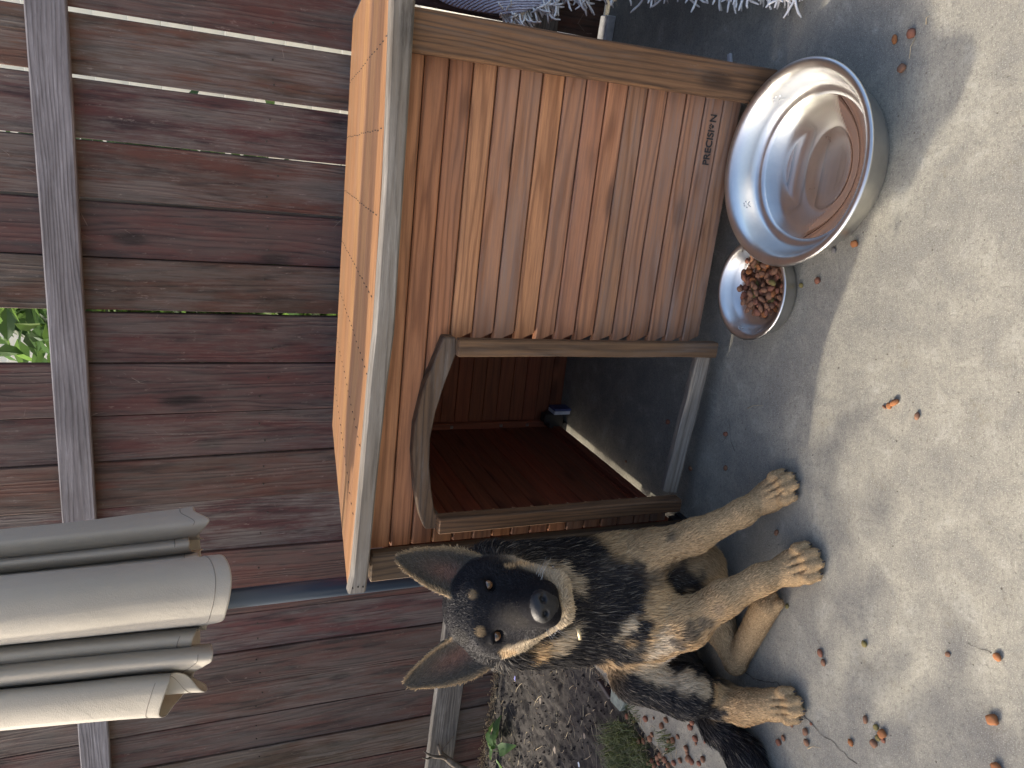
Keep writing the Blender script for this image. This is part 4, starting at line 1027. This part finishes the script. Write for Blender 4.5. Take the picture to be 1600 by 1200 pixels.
# shoulders and forelegs
shA = TB([-.392, 1.455, .375]); shB = TB([-.552, 1.432, .365])
ell(shA, (.058, .075, .085), .05, 'shoulder', .022, (.2, -.1, -1)); ell(shB, (.058, .075, .088), .05, 'shoulder', .022, (-.2, -.1, -1))
def leg(sh, el, mid, wr, base, tip, rs, grp):
    el = A_(el); cone(sh, el, rs[0], rs[1], .035, grp + 'up', .017); cone(el, mid, rs[1] * .95, rs[2], .025, grp + 'up', .013); cone(mid, wr, rs[2], rs[3], .02, grp, .009)
    cone(wr, base, rs[3], rs[3] * 1.02, .018, grp, .007); d = A_(tip) - A_(base); d[2] = 0; L = np.linalg.norm(d); d /= L; s = A_([-d[1], d[0], 0])
    pc = A_(base) + d * L * .28; w = rs[4]
    ell((pc[0], pc[1], .026), (w * .82, L * .42, .028), .018, grp, .006, d, np.stack([s, d, A_([0, 0, 1.])]))
    claws = []
    for q, (off, ext) in enumerate(((-1, .80), (-.36, 1.0), (.36, 1.0), (1, .80))):
        t0 = pc + s * off * w * .42; t0[2] = .026; tm = A_(base) + d * L * (ext * .82) + s * off * w * .62; tm[2] = .027; t1 = A_(base) + d * L * (ext * 1.02) + s * off * w * .66; t1[2] = .0145
        cone(t0, tm, w * .25, w * .29, .006, grp, .005); cone(tm, t1, w * .29, w * .24, .006, grp, .005); claws.append((t1 + d * w * .12 + A_([0, 0, -.001]), d))
    for off in (-.64, 0, .64):
        e0 = A_(base) + d * L * .72 + s * off * w * .52; sub((e0[0], e0[1], .050), (.0022, L * .30, .018), .004, np.stack([s, d, A_([0, 0, 1.])]))
    return claws
CL = []
CL += leg(shA + A_([.0, -.005, -.03]), G(1015, 862, .25), G(1085, 838, .175), G(1158, 802, .085), G(1188, 783, .036), G(1236, 752, .016), (.052, .047, .035, .0275, .045), 'leg')
CL += leg(shB + A_([0, -.01, -.03]), G(1070, 975, .205), G(1130, 936, .145), G(1188, 906, .080), G(1222, 893, .038), G(1274, 873, .016), (.055, .050, .036, .030, .049), 'leg')
# hind leg at the viewer's left: thigh, shin, long foot flat on the slab
kneeL = G(992, 1062, .27); hockL = A_([-.775, 1.52, .055])
cone((-.64, 1.76, .17), kneeL + A_([.015, .02, -.01]), .105, .052, .05, 'thighL', .02, (-.1, -.3, -.9))
cone(kneeL, G(1070, 1080, .165), .050, .054, .03, 'shinL', .018); cone(G(1070, 1080, .165), hockL, .054, .036, .03, 'shinL', .014)
CL += leg(hockL + A_([.0, .01, .005]), G(1160, 1105, .050), G(1175, 1103, .045), G(1185, 1102, .040), G(1195, 1101, .036), G(1247, 1103, .015), (.036, .034, .031, .029, .044), 'hfoot')
# hind leg at the viewer's right: thigh on the slab, shin folded under, foot pointing right
cone((-.52, 1.75, .15), (-.455, 1.56, .12), .105, .068, .05, 'thighR', .018, (.2, -.8, -.4))
cone((-.455, 1.55, .10), (-.60, 1.54, .05), .062, .036, .03, 'shinR', .014)
hk = G(1149, 1036, .026); tr_ = G(1196, 947, .028)
cone((-.60, 1.54, .05), hk, .036, .025, .02, 'footR', .007); cone(hk, tr_, .026, .032, .012, 'footR', .006)
for o_ in (-.018, 0, .018):
    v_ = (tr_ - hk) / np.linalg.norm(tr_ - hk); s_2 = A_([-v_[1], v_[0], 0]); cone(tr_ + s_2 * o_, tr_ + v_ * .03 + s_2 * o_ * 1.2 - A_([0, 0, .008]), .014, .012, .006, 'footR', .005)
# tail
tp = [(-.66, 1.76, .08), (-.78, 1.66, .05), (-.845, 1.555, .045), (-.885, 1.47, .04), (-.945, 1.40, .035), (-1.02, 1.36, .03), (-1.10, 1.35, .025)]
for i_ in range(6): cone(tp[i_], tp[i_ + 1], (.05, .042, .036, .034, .030, .024)[i_], (.042, .036, .034, .030, .024, .014)[i_], .02, 'tail', .034)
# head
head0 = len(PR)
nf = -hf
ell(Hd(0, -.070, .000), (.073, .085, .058), .03, 'skull', .0065, nf, HR)
for sgn in (-1, 1):
    ell(Hd(sgn * .040, -.055, -.040), (.042, .060, .050), .03, 'cheek', .014, nf + hr * sgn * .5 - hu * .5, HR)
    ell(Hd(sgn * .033, -.016, .024), (.021, .020, .013), .018, 'brow', .006, nf + hu * .4, HR)
    cone(Hd(sgn * .050, -.03, -.022), Hd(sgn * .030, .055, -.058), .030, .020, .03, 'zyg', .009, nf * 1.0 + hr * sgn * .2)
    cone(Hd(sgn * .021, .025, -.060), Hd(sgn * .017, .092, -.062), .026, .021, .012, 'lip', .004, nf)
cone(Hd(0, -.02, -.018), Hd(0, .092, -.042), .040, .027, .03, 'muzzle', .004, nf)
cone(Hd(0, -.01, -.086), Hd(0, .074, -.094), .038, .023, .012, 'jaw', .013, nf - hu * .3)
for sgn in (-1, 1):
    cone(Hd(sgn * .042, -.030, -.062), Hd(sgn * .022, .045, -.108), .032, .025, .025, 'throat', .015, nf * .5 - hu + hr * sgn * .3)
ell(Hd(0, -.03, -.100), (.050, .060, .046), .03, 'throat', .022, nf * .6 - hu, HR)
ell(Hd(0, .114, -.039), (.0245, .0145, .0180), .007, 'nose', 0, hf, HR)
ell(Hd(0, .113, -.056), (.012, .012, .014), .008, 'nose', 0, hf, HR)
for sgn in (-1, 1):
    sub(Hd(sgn * .0120, .130, -.040), (.0068, .014, .0062), .002, HR); sub(Hd(sgn * .0220, .128, -.044), (.0065, .010, .0030), .002, HR)
    sub(Hd(sgn * .0435, .014, -.001), (.0120, .013, .0078), .006, HR)
for sgn in (-1, 1):
    ell(Hd(sgn * .0435, .0035, .0108), (.0145, .0075, .0050), .004, 'lid', .002, nf + hu, HR); ell(Hd(sgn * .0430, .0030, -.0108), (.0135, .0070, .0045), .004, 'lid', .002, nf, HR)
sub(Hd(0, .133, -.050), (.0012, .006, .010), .002, HR)
for i_ in range(head0, len(PR)):
    kd_, dt_, k_, g_, fu_, fl__ = PR[i_]
    dt_ = (dt_[0], dt_[1], dt_[2] * HS, dt_[3] * HS) if kd_ == 'c' else (dt_[0], dt_[1] * HS, dt_[2])
    PR[i_] = (kd_, dt_, k_ * HS, g_, fu_, fl__)
# ears: leaf-shaped shells, cupped towards the viewer
EARS = []
for (bx, by, bd, tx, ty, td, sgn) in ((752, 903, 1.575, 620, 870, 1.56, 1), (760, 1012, 1.575, 632, 1072, 1.565, -1)):
    b0 = Dp(bx, by, bd); t0 = Dp(tx, ty, td); ax = t0 - b0; L = np.linalg.norm(ax); ax /= L
    n_ = hf * .97 + hr * sgn * .25; n_ -= ax * n_.dot(ax); n_ /= np.linalg.norm(n_); wd = np.cross(ax, n_)
    R_ = np.stack([wd, n_, ax]); EARS.append((b0, ax, L, n_, wd, R_, sgn))
    c = b0 + ax * L * .42
    PR.append(('ear', (b0, ax, L, n_, wd, .048), .010, 'ear', .008, ax * .6 - n_ * .0))
    ell(b0 + ax * .004 - n_ * .012, (.034, .026, .03), .022, 'skull', .012, ax, R_)
def dist(pr, P):
    kind, d = pr[0], pr[1]
    if kind == 'c':
        a, b, ra, rb = d; ba = b - a; l2 = ba.dot(ba); h = np.clip(((P - a) @ ba) / l2, 0, 1); return np.linalg.norm(P - a - h[..., None] * ba, axis=-1) - (ra + (rb - ra) * h)
    if kind in 'es':
        c, r, R = d; q = (P - c) @ R.T; k0 = np.linalg.norm(q / r, axis=-1); k1 = np.linalg.norm(q / (r * r), axis=-1) + 1e-9; return k0 * (k0 - 1) / k1
    if kind == 'ear':
        b0, ax, L, n_, wd, hw = d; q = P - b0; t = (q @ ax) / L; s = q @ wd; n = q @ n_; tc_ = np.clip(t, 0, 1)
        w = hw * np.power(np.clip(np.sin(pi * np.clip(tc_ * .66 + .34, 0, 1)), 0, 1), .50) * (1 + .08 * np.sin(tc_ * 5)) + .001
        cup = -.026 * (1 - np.clip(s / w, -1.2, 1.2) ** 2) * np.clip(1.15 - tc_, 0, 1) - .004 + .012 * tc_ * 0
        dn = np.abs(n - cup) - .0048 * (1.25 - .7 * tc_); dw = np.abs(s) - w; dt = (np.abs(t - .5) - .5) * L
        ex = np.maximum(dw * .8, dt); return np.where(ex > 0, np.sqrt(np.maximum(dn, 0) ** 2 + ex ** 2), np.maximum(dn, ex))
def bounds(pr):
    kind, d = pr[0], pr[1]
    if kind == 'c': a, b, ra, rb = d; r = max(ra, rb); return np.minimum(a, b) - r, np.maximum(a, b) + r
    if kind in 'es': c, r, R = d; m = np.sqrt(((R * r[:, None]) ** 2).sum(0)); return c - m, c + m
    b0, ax, L, n_, wd, hw = d; t = b0 + ax * L; return np.minimum(b0, t) - .045, np.maximum(b0, t) + .045
VX = .0031
lo = np.min([bounds(p)[0] for p in PR if p[0] != 's'], axis=0) - .03; hi = np.max([bounds(p)[1] for p in PR if p[0] != 's'], axis=0) + .03
DN = np.ceil((hi - lo) / VX).astype(int) + 1
FLD = np.full(DN, .05, np.float32)
for pr in PR:
    k = pr[2]; m = .028 if pr[0] != 's' else .012
    a, c = bounds(pr); i0 = np.clip(((a - m - k - lo) / VX).astype(int), 0, DN - 1); i1 = np.clip(((c + m + k - lo) / VX).astype(int) + 2, 1, DN)
    g = [lo[q] + np.arange(i0[q], i1[q]) * VX for q in range(3)]
    P = np.stack(np.meshgrid(*g, indexing='ij'), -1); d = dist(pr, P); sl = tuple(slice(i0[q], i1[q]) for q in range(3)); f0 = FLD[sl]
    if pr[0] == 's': h = np.maximum(k - np.abs(f0 + d), 0) / k; FLD[sl] = np.maximum(f0, -d) + h * h * k * .25
    else: h = np.maximum(k - np.abs(f0 - d), 0) / k; FLD[sl] = np.minimum(f0, d) - h * h * k * .25
def surface_nets(F):
    S = F < 0; nx, ny, nz = F.shape; acc = np.zeros((nx, ny, nz, 3), np.float32); cnt = np.zeros((nx, ny, nz), np.float32); quads = []
    for ax in range(3):
        sl0 = [slice(None)] * 3; sl1 = [slice(None)] * 3; sl0[ax] = slice(0, -1); sl1[ax] = slice(1, None)
        cr = S[tuple(sl0)] != S[tuple(sl1)]; idx = np.argwhere(cr); f0 = F[tuple(sl0)][cr]; f1 = F[tuple(sl1)][cr]; t = f0 / (f0 - f1)
        pos = idx.astype(np.float32); pos[:, ax] += t; o1, o2 = [q for q in range(3) if q != ax]; cells = []
        for (da, db) in ((0, 0), (1, 0), (1, 1), (0, 1)):
            ci = idx.copy(); ci[:, o1] -= da; ci[:, o2] -= db; ci = np.maximum(ci, 0); np.add.at(acc, tuple(ci.T), pos); np.add.at(cnt, tuple(ci.T), 1); cells.append(ci)
        q = np.stack(cells, 1); flip = S[tuple(sl0)][cr]
        if ax == 1: flip = ~flip
        q[flip] = q[flip][:, ::-1]; quads.append(q)
    vid = -np.ones((nx, ny, nz), np.int64); ids = np.argwhere(cnt > 0); vid[tuple(ids.T)] = np.arange(len(ids)); V = acc[tuple(ids.T)] / cnt[tuple(ids.T)][:, None]
    Q = np.concatenate(quads); return V, vid[Q[..., 0], Q[..., 1], Q[..., 2]]
V, Q = surface_nets(FLD); V = lo + V * VX
Q = Q[:, ::-1]
V[:, 2] = np.maximum(V[:, 2], .0012)
# per-vertex weights of the parts: fur length, fur direction, base colour
TAN = A_([.52, .355, .19]); LT = A_([.56, .45, .31]); BLK = A_([.017, .016, .018]); GRY = A_([.085, .075, .062])
base = {'body': BLK, 'chest': BLK * 1.6, 'tanchest': TAN, 'neck': BLK, 'shoulder': TAN * .9, 'legup': TAN * .92, 'leg': TAN, 'thighL': TAN * .8, 'shinL': BLK, 'hfootup': TAN, 'hfoot': TAN, 'thighR': TAN * .8,
        'shinR': TAN * .8, 'footR': TAN * .85, 'tail': BLK * 1.3, 'skull': BLK * 1.2, 'cheek': BLK * 1.2, 'brow': BLK * 1.6, 'lid': BLK * .7, 'zyg': BLK, 'lip': BLK * .9, 'muzzle': BLK * .8, 'jaw': LT * .8, 'throat': LT * .8, 'nose': BLK * .9, 'ear': GRY * 1.5}
pos_ = [p for p in PR if p[0] != 's']
def weights(P):
    D = np.stack([dist(p, P) for p in pos_], 1); W = np.exp(-np.clip(D - D.min(1, keepdims=True), 0, 1) / .006); W /= W.sum(1, keepdims=True)
    W2 = np.exp(-np.clip(D - D.min(1, keepdims=True), 0, 1) / .02); W2 /= W2.sum(1, keepdims=True); return W, W2
W, W2 = weights(V)
CB = A_([base[p[3]] for p in pos_]); FU = A_([p[4] for p in pos_]); FL = A_([p[5] for p in pos_])
vcol = W @ CB; vfur = W @ FU; vflow = W2 @ FL
me = bpy.data.meshes.new('dog_body'); me.vertices.add(len(V)); me.vertices.foreach_set('co', V.astype(np.float32).ravel())
me.loops.add(len(Q) * 4); me.loops.foreach_set('vertex_index', Q.ravel().astype(np.int32)); me.polygons.add(len(Q)); me.polygons.foreach_set('loop_start', np.arange(0, len(Q) * 4, 4, dtype=np.int32)); me.polygons.foreach_set('loop_total', np.full(len(Q), 4, np.int32))
me.update(calc_edges=True); me.validate()
me.polygons.foreach_set('use_smooth', np.ones(len(me.polygons), bool))
NRM = np.zeros(len(V) * 3, np.float32); me.vertices.foreach_get('normal', NRM); NRM = NRM.reshape(-1, 3)
# make sure normals face outwards
gi_ = ((V - lo) / VX).astype(int); eps = ((V + NRM * VX * 2 - lo) / VX).astype(int); eps = np.clip(eps, 0, DN - 1); inn = ((V - NRM * VX * 2 - lo) / VX).astype(int); inn = np.clip(inn, 0, DN - 1)
if (FLD[tuple(eps.T)] < FLD[tuple(inn.T)]).mean() > .5: me.flip_normals(); NRM = -NRM
# coat markings: soft patches centred on points of the body
bvh = BVHTree.FromPolygons([Vector(v) for v in V[:]], [tuple(q) for q in Q.tolist()])
MARK = [  # picture point used to find the spot on the coat, radius in metres, colour, strength
 # face: dark mask, tan cheeks and ruff under the chin
 ((790, 915), .045, BLK * .8, 1), ((800, 985), .030, BLK * 1.2, .6), ((850, 945), .045, BLK * .9, 1), ((800, 965), .025, GRY * .5, .4), ((740, 955), .05, A_([.018, .018, .020]), .6),
 ((739, 927), .008, TAN * .7, .7), ((752, 985), .008, TAN * .75, .75), ((722, 995), .02, GRY * .3, .5),
 
 # chest and neck
 ((905, 870), .05, BLK, 1), ((925, 905), .045, BLK * 1.5, .8), ((905, 870), .03, BLK, .7), ((940, 1010), .045, BLK * 1.1, .9), ((935, 885), .022, GRY * 1.1, .5), 
 ((985, 930), .035, BLK * 2.0, .6), ((1000, 985), .012, BLK, .8), ((1030, 935), .045, TAN, .9), ((1015, 905), .025, GRY * 1.3, .5), ((1050, 960), .04, TAN, 1), ((1030, 1010), .035, LT * 1.05, 1), ((1035, 1035), .025, A_([.5, .46, .42]), .8), ((1000, 870), .035, TAN, 1), ((975, 850), .022, TAN, 1), ((985, 860), .02, TAN, 1), ((1030, 870), .022, TAN, .8),
 ((1060, 905), .035, BLK, .9), ((1085, 925), .025, BLK * 1.2, .8), ((1040, 890), .02, BLK * 1.2, .6),
 ((1075, 993), .020, GRY * .8, .8), ((1098, 978), .018, GRY * 1.2, .7), ((1055, 1008), .016, BLK * 2, .7), ((1120, 955), .014, GRY * 2, .4),
 ((1045, 838), .012, GRY, .6),
 # hind leg at the left: tan front, black outside
 ((1000, 1050), .028, LT * .9, .9), ((1030, 1055), .030, LT * .9, 1), ((1065, 1065), .028, LT * .95, 1), ((1095, 1075), .026, LT * .85, 1), ((1120, 1085), .024, TAN, 1), ((1130, 1100), .02, TAN, .8),
 ((1000, 1085), .030, BLK, 1), ((1040, 1098), .032, BLK, 1), ((1080, 1108), .030, BLK, 1), ((1110, 1118), .024, BLK, 1), ((1125, 1126), .020, BLK, 1), ((985, 1070), .02, BLK, 1),
 ((812, 1012), .026, LT * .85, 1), ((835, 1018), .022, TAN * 1.1, 1), ((795, 1020), .015, TAN, .8), ((790, 1045), .012, TAN * .8, .6), ((860, 1010), .022, LT, 1), ((878, 995), .022, LT * .9, 1), ((888, 970), .020, LT * .8, 1), ((890, 945), .019, LT * .7, 1), ((890, 915), .020, LT * .7, 1), ((870, 893), .018, LT * .7, 1), ((845, 885), .014, LT * .75, .9), ((818, 884), .013, TAN * 1.0, .9), ((800, 886), .010, TAN * .9, .8), ((975, 940), .035, BLK, 1), ((985, 985), .032, BLK, 1), ((965, 1020), .032, BLK, 1), ((980, 900), .03, BLK * 1.3, .9), ((985, 1015), .02, GRY, .8), ((975, 972), .015, LT * .9, 1), ((963, 984), .014, LT * .9, 1), ((953, 994), .010, LT * .8, .9), ((1075, 1020), .04, GRY * 1.8, .6), ((1100, 1030), .035, TAN * .75, .7), ((1120, 1010), .03, TAN * .7, .6)]
for (px, rad, c, st_) in MARK:
    d = ray(*px).normalized(); hit = bvh.ray_cast(CAM, d)
    if hit[0] is None: continue
    q = np.linalg.norm(V - A_(hit[0]), axis=1); jit = A_([noise.noise(Vector(v) * 42) for v in V[q < rad * 1.6]]); m = np.zeros(len(V)); m[q < rad * 1.6] = np.clip(1.35 - (q[q < rad * 1.6] / rad) * (1 + .75 * jit), 0, 1) / .6
    m = np.clip(m, 0, 1) * st_; vcol = vcol * (1 - m[:, None]) + c * m[:, None]
# ears: dusky inside with a pinkish hollow, fawn rims
for (b0, ax, L, n_, wd, R_, sgn) in EARS:
    q = V - b0; t = q @ ax / L; s = q @ wd; n = q @ n_; near = (t > .05) & (t < 1.1) & (np.abs(s) < .062) & (np.abs(n) < .04) & (W[:, [i for i, p in enumerate(pos_) if p[3] == 'ear']].sum(1) > .5)
    front = near & ((NRM @ n_) > .1); ctr_ = np.exp(-((s / .019) ** 2 + ((t - .36) / .24) ** 2)); c = GRY * 1.1 * (1 - ctr_[:, None]) + A_([.22, .125, .095]) * ctr_[:, None]
    rim = np.clip((np.abs(s) / (.048 * np.sin(pi * np.clip(t * .66 + .34, 0, 1)) ** .8 + .002) - .80) / .2, 0, 1); c = c * (1 - rim[:, None] * .7) + TAN * .9 * rim[:, None] * .7
    vcol[front] = c[front]; bk = near & ((NRM @ n_) <= .1); vcol[bk] = GRY * .9
# dark rims round the eyes
for sgn in (-1, 1):
    q = np.linalg.norm((V - Hd(sgn * .0435, .0, 0)) @ HR.T / A_([.019, .03, .015]), axis=1); m = np.clip((1.15 - q) / .3, 0, 1); vcol = vcol * (1 - m[:, None]) + BLK * .7 * m[:, None]; vfur *= np.where(q < .9, .15, 1)
def setcol(me_, name, C):
    a = me_.color_attributes.new(name, 'FLOAT_COLOR', 'POINT'); a.data.foreach_set('color', np.concatenate([C, np.ones((len(C), 1))], 1).astype(np.float32).ravel())
setcol(me, 'coat', vcol)
def coat_mat(name, rough, spec, gain):
    b = NB(name); at = b.n('Attribute', {'attribute_name': 'coat'}); tc = b.n('TexCoord'); f = b.noise(tc.outputs['Object'], 130, 3)
    c = b.mix(1.0, at.outputs['Color'], b.ramp(f, [(.3, (.7 * gain,) * 3), (.7, (1.15 * gain,) * 3)]), 'MULTIPLY'); b.set(Base_Color=c, Roughness=rough); b.p.inputs['Specular IOR Level'].default_value = spec
    b.bump(f, .3, .0015); return b.m
M['coat'] = coat_mat('dog_coat', .9, .08, .7)
b = NB('dog_fur'); at = b.n('Attribute', {'attribute_name': 'coat'}); b.set(Base_Color=at.outputs['Color'], Roughness=.6); b.p.inputs['Specular IOR Level'].default_value = .16
M['fur'] = b.m
dog = empty('dog', (float(-.50), 1.52, 0)); tag(dog, 'black and tan shepherd dog sitting beside the doghouse and looking up at the camera', 'dog')
DO = A_([-.50, 1.52, 0.])
V2 = V - DO; me.vertices.foreach_set('co', V2.astype(np.float32).ravel()); me.update()
body = link('body', me, M['coat'], dog)
b = NB('nose_leather'); tc = b.n('TexCoord'); vo = b.n('TexVoronoi', None, Vector=tc.outputs['Object'], Scale=520.0); b.set(Base_Color=(.009, .009, .010, 1), Roughness=.55); b.bump(vo.outputs['Distance'], .35, .001); me.materials.append(b.m)
wn_ = W[:, [i for i, p in enumerate(pos_) if p[3] == 'nose']].sum(1); fn_ = (wn_[Q].mean(1) > .55).astype(np.int32)
if len(me.polygons) == len(Q): me.polygons.foreach_set('material_index', fn_)
# fur strands
tri = np.concatenate([Q[:, [0, 1, 2]], Q[:, [0, 2, 3]]]); a, b_, c = V[tri[:, 0]], V[tri[:, 1]], V[tri[:, 2]]; ar = np.linalg.norm(np.cross(b_ - a, c - a), axis=1) / 2
fl_t = vfur[tri].mean(1)
vis = A_(list(CAM)) - (a + b_ + c) / 3; vis /= np.linalg.norm(vis, axis=1, keepdims=True); facing = (NRM[tri[:, 0]] * vis).sum(1)
wgt = ar * np.clip(1.1 - fl_t * 14, .45, 1.1) * (fl_t > .0015) * np.where(facing > -.45, 1, .35)
NF = 230000; rg = np.random.default_rng(4); ti = rg.choice(len(tri), NF, p=wgt / wgt.sum()); uv = rg.random((NF, 2)); fl_ = uv.sum(1) > 1; uv[fl_] = 1 - uv[fl_]
B = np.stack([1 - uv.sum(1), uv[:, 0], uv[:, 1]], 1)
def it(X): return (X[tri[ti]] * B[..., None]).sum(1) if X.ndim == 2 else (X[tri[ti]] * B).sum(1)
P0 = it(V); N0 = it(NRM.astype(float)); N0 /= np.linalg.norm(N0, axis=1, keepdims=True); F0_ = it(vflow); Lh = it(vfur) * rg.uniform(.6, 1.25, NF); C0 = it(vcol)
# clumping noise for direction
cl = A_([(noise.noise(Vector(p) * 24), noise.noise(Vector(p) * 24 + Vector((9, 2, 4))), noise.noise(Vector(p) * 24 + Vector((3, 7, 1)))) for p in P0])
F0_ = F0_ - N0 * (F0_ * N0).sum(1)[:, None]; F0_ += cl * .42 + rg.normal(0, .14, (NF, 3)); F0_ -= N0 * (F0_ * N0).sum(1)[:, None]; F0_ /= np.linalg.norm(F0_, axis=1, keepdims=True) + 1e-9
lift = np.clip(.30 + rg.normal(0, .10, NF), .08, .8)[:, None]
D1 = F0_ + N0 * lift * 1.25; D1 /= np.linalg.norm(D1, axis=1, keepdims=True); D2 = F0_ + N0 * lift * .45 + A_([0, 0, -.12]); D2 /= np.linalg.norm(D2, axis=1, keepdims=True)
P0 = P0 - N0 * .0008; P1 = P0 + D1 * Lh[:, None] * .38; P2 = P1 + (D1 * .4 + D2 * .6) * Lh[:, None] * .34; P3_ = P2 + D2 * Lh[:, None] * .30
for X in (P1, P2, P3_): X[:, 2] = np.maximum(X[:, 2], .001)
vd = A_(list(CAM)) - P0; sd1 = np.cross(F0_, N0 + rg.normal(0, .5, (NF, 3))); sd1 /= np.linalg.norm(sd1, axis=1, keepdims=True) + 1e-9; wd0 = np.clip(.0004 + Lh * .018, .00045, .00085)[:, None] * rg.uniform(.7, 1.2, (NF, 1))
PV = np.stack([P0 - sd1 * wd0, P0 + sd1 * wd0, P1 - sd1 * wd0 * .95, P1 + sd1 * wd0 * .95, P2 - sd1 * wd0 * .65, P2 + sd1 * wd0 * .65, P3_], 1).reshape(-1, 3) - DO
fm = bpy.data.meshes.new('fur'); fm.vertices.add(NF * 7); fm.vertices.foreach_set('co', PV.astype(np.float32).ravel())
pat = A_([0, 1, 3, 2, 2, 3, 5, 4, 4, 5, 6]); LI = (np.arange(NF)[:, None] * 7 + pat[None]).ravel().astype(np.int32); fm.loops.add(len(LI)); fm.loops.foreach_set('vertex_index', LI)
fm.polygons.add(NF * 3); ls = (np.arange(NF)[:, None] * 11 + A_([0, 4, 8])[None]).ravel().astype(np.int32); fm.polygons.foreach_set('loop_start', ls); fm.polygons.foreach_set('loop_total', np.tile(A_([4, 4, 3]), NF).astype(np.int32)); fm.update(calc_edges=True)
var = rg.uniform(.72, 1.3, (NF, 1)); Cs = C0 * var; grz = (rg.random(NF) < .11) & (C0.mean(1) < .06) & (Lh > .013); Cs[grz] = GRY * 1.7
CC = np.stack([Cs * .85] * 2 + [Cs] * 2 + [Cs * 1.05] * 2 + [Cs * 1.15], 1).reshape(-1, 3); setcol(fm, 'coat', np.clip(CC, 0, .8))
fm.polygons.foreach_set('use_smooth', np.ones(NF * 3, bool))
fo = link('fur', fm, M['fur'], dog); tag(fo, kind='stuff')
# claws
M['claw'] = simple('claw_horn', (.04, .033, .03), .4, 0, .1, 30, 0)
for (p, d) in CL:
    p = p - DO; tube('claw', [p - d * .006 + A_([0, 0, .002]), p + d * .004, p + d * .010 - A_([0, 0, .005])], [.0038, .003, .0008], M['claw'], dog, 6)
# eyes
b = NB('dog_eye'); tc = b.n('TexCoord'); sp = b.n('SeparateXYZ', None, Vector=tc.outputs['Object']); rr_ = b.math('SQRT', b.math('ADD', b.math('POWER', sp.outputs[0], 2.0), b.math('POWER', sp.outputs[2], 2.0)))
c = b.ramp(b.math('MULTIPLY', rr_, 66.0), [(.0, (.004, .004, .004)), (.20, (.004, .004, .004)), (.25, (.13, .06, .025)), (.48, (.20, .10, .045)), (.56, (.02, .012, .01)), (.72, (.03, .02, .018)), (.9, (.07, .05, .045))])
b.set(Base_Color=c, Roughness=.06); b.p.inputs['Coat Weight'].default_value = 1.0; b.p.inputs['Coat Roughness'].default_value = .03; M['eye'] = b.m
tocam = A_(list(CAM)) - HE; tocam /= np.linalg.norm(tocam)
for sgn in (-1, 1):
    bm = bmesh.new(); bmesh.ops.create_uvsphere(bm, u_segments=28, v_segments=16, radius=.0122 * HS * .97); em = bpy.data.meshes.new('eye'); bm.to_mesh(em); bm.free(); em.polygons.foreach_set('use_smooth', [True] * len(em.polygons))
    e = link('eye', em, M['eye'], dog); e.location = Hd(sgn * .0430, -.0020, .0) - DO
    e.rotation_mode = 'QUATERNION'; e.rotation_quaternion = Vector((hf * .6 + tocam * .4 + hr * sgn * .12)).to_track_quat('Y', 'Z')
# moist nose leather over the muzzle tip
# collar: thin chain with a small pale tag
ax_ = (NB_ - TB((-.463, 1.46, .50))); ax_ /= np.linalg.norm(ax_); u_ = np.cross(ax_, A_([0, 1., 0])); u_ /= np.linalg.norm(u_); v_ = np.cross(ax_, u_); cc_ = NB_ - ax_ * .052
b = NB('chain_metal'); b.set(Base_Color=(.5, .5, .52, 1), Metallic=1.0, Roughness=.3); M['chain'] = b.m; M['tag'] = simple('brass_tag', (.62, .50, .30), .4, .6)
col_ = empty('collar', Vector(cc_ - DO), 0, dog); s_ = Soup()
for q in range(96):
    an = 2 * pi * q / 96; p = (u_ * cos(an) + v_ * sin(an)) * .107; s_.box(tuple(p), .0035, .0035, .0035, Matrix.Rotation(an, 3, 'Z'))
s_.link('chain', M['chain'], col_, True)
tg = Dp(905, 990, 1.535) - cc_; 
tube('name_tag', [tg + A_([.010, 0, .004]), tg, tg + A_([-.012, 0, -.002])], [.003, .0038, .003], M['tag'], col_, 8)
# whiskers and brow hairs
wk = Soup()
for sgn in (-1, 1):
    for q in range(7):
        p = Hd(sgn * (.030 + .004 * rg.random()), .05 + .05 * rg.random(), -.055 - .012 * rg.random()) - DO; d = hr * sgn * 1.0 + hf * rg.normal(.1, .3) + hu * rg.normal(-.35, .3); d /= np.linalg.norm(d); L = rg.uniform(.03, .055)
        vs, fs = tube_mesh([p, p + d * L * .5, p + d * L + A_([0, 0, -.008])], [.0004, .0003, .0001], 3, False); wk.add(vs, fs)
M['whisker'] = simple('whisker', (.35, .33, .3), .5, 0, .05, 5, 0)
wk.link('whiskers', M['whisker'], dog)
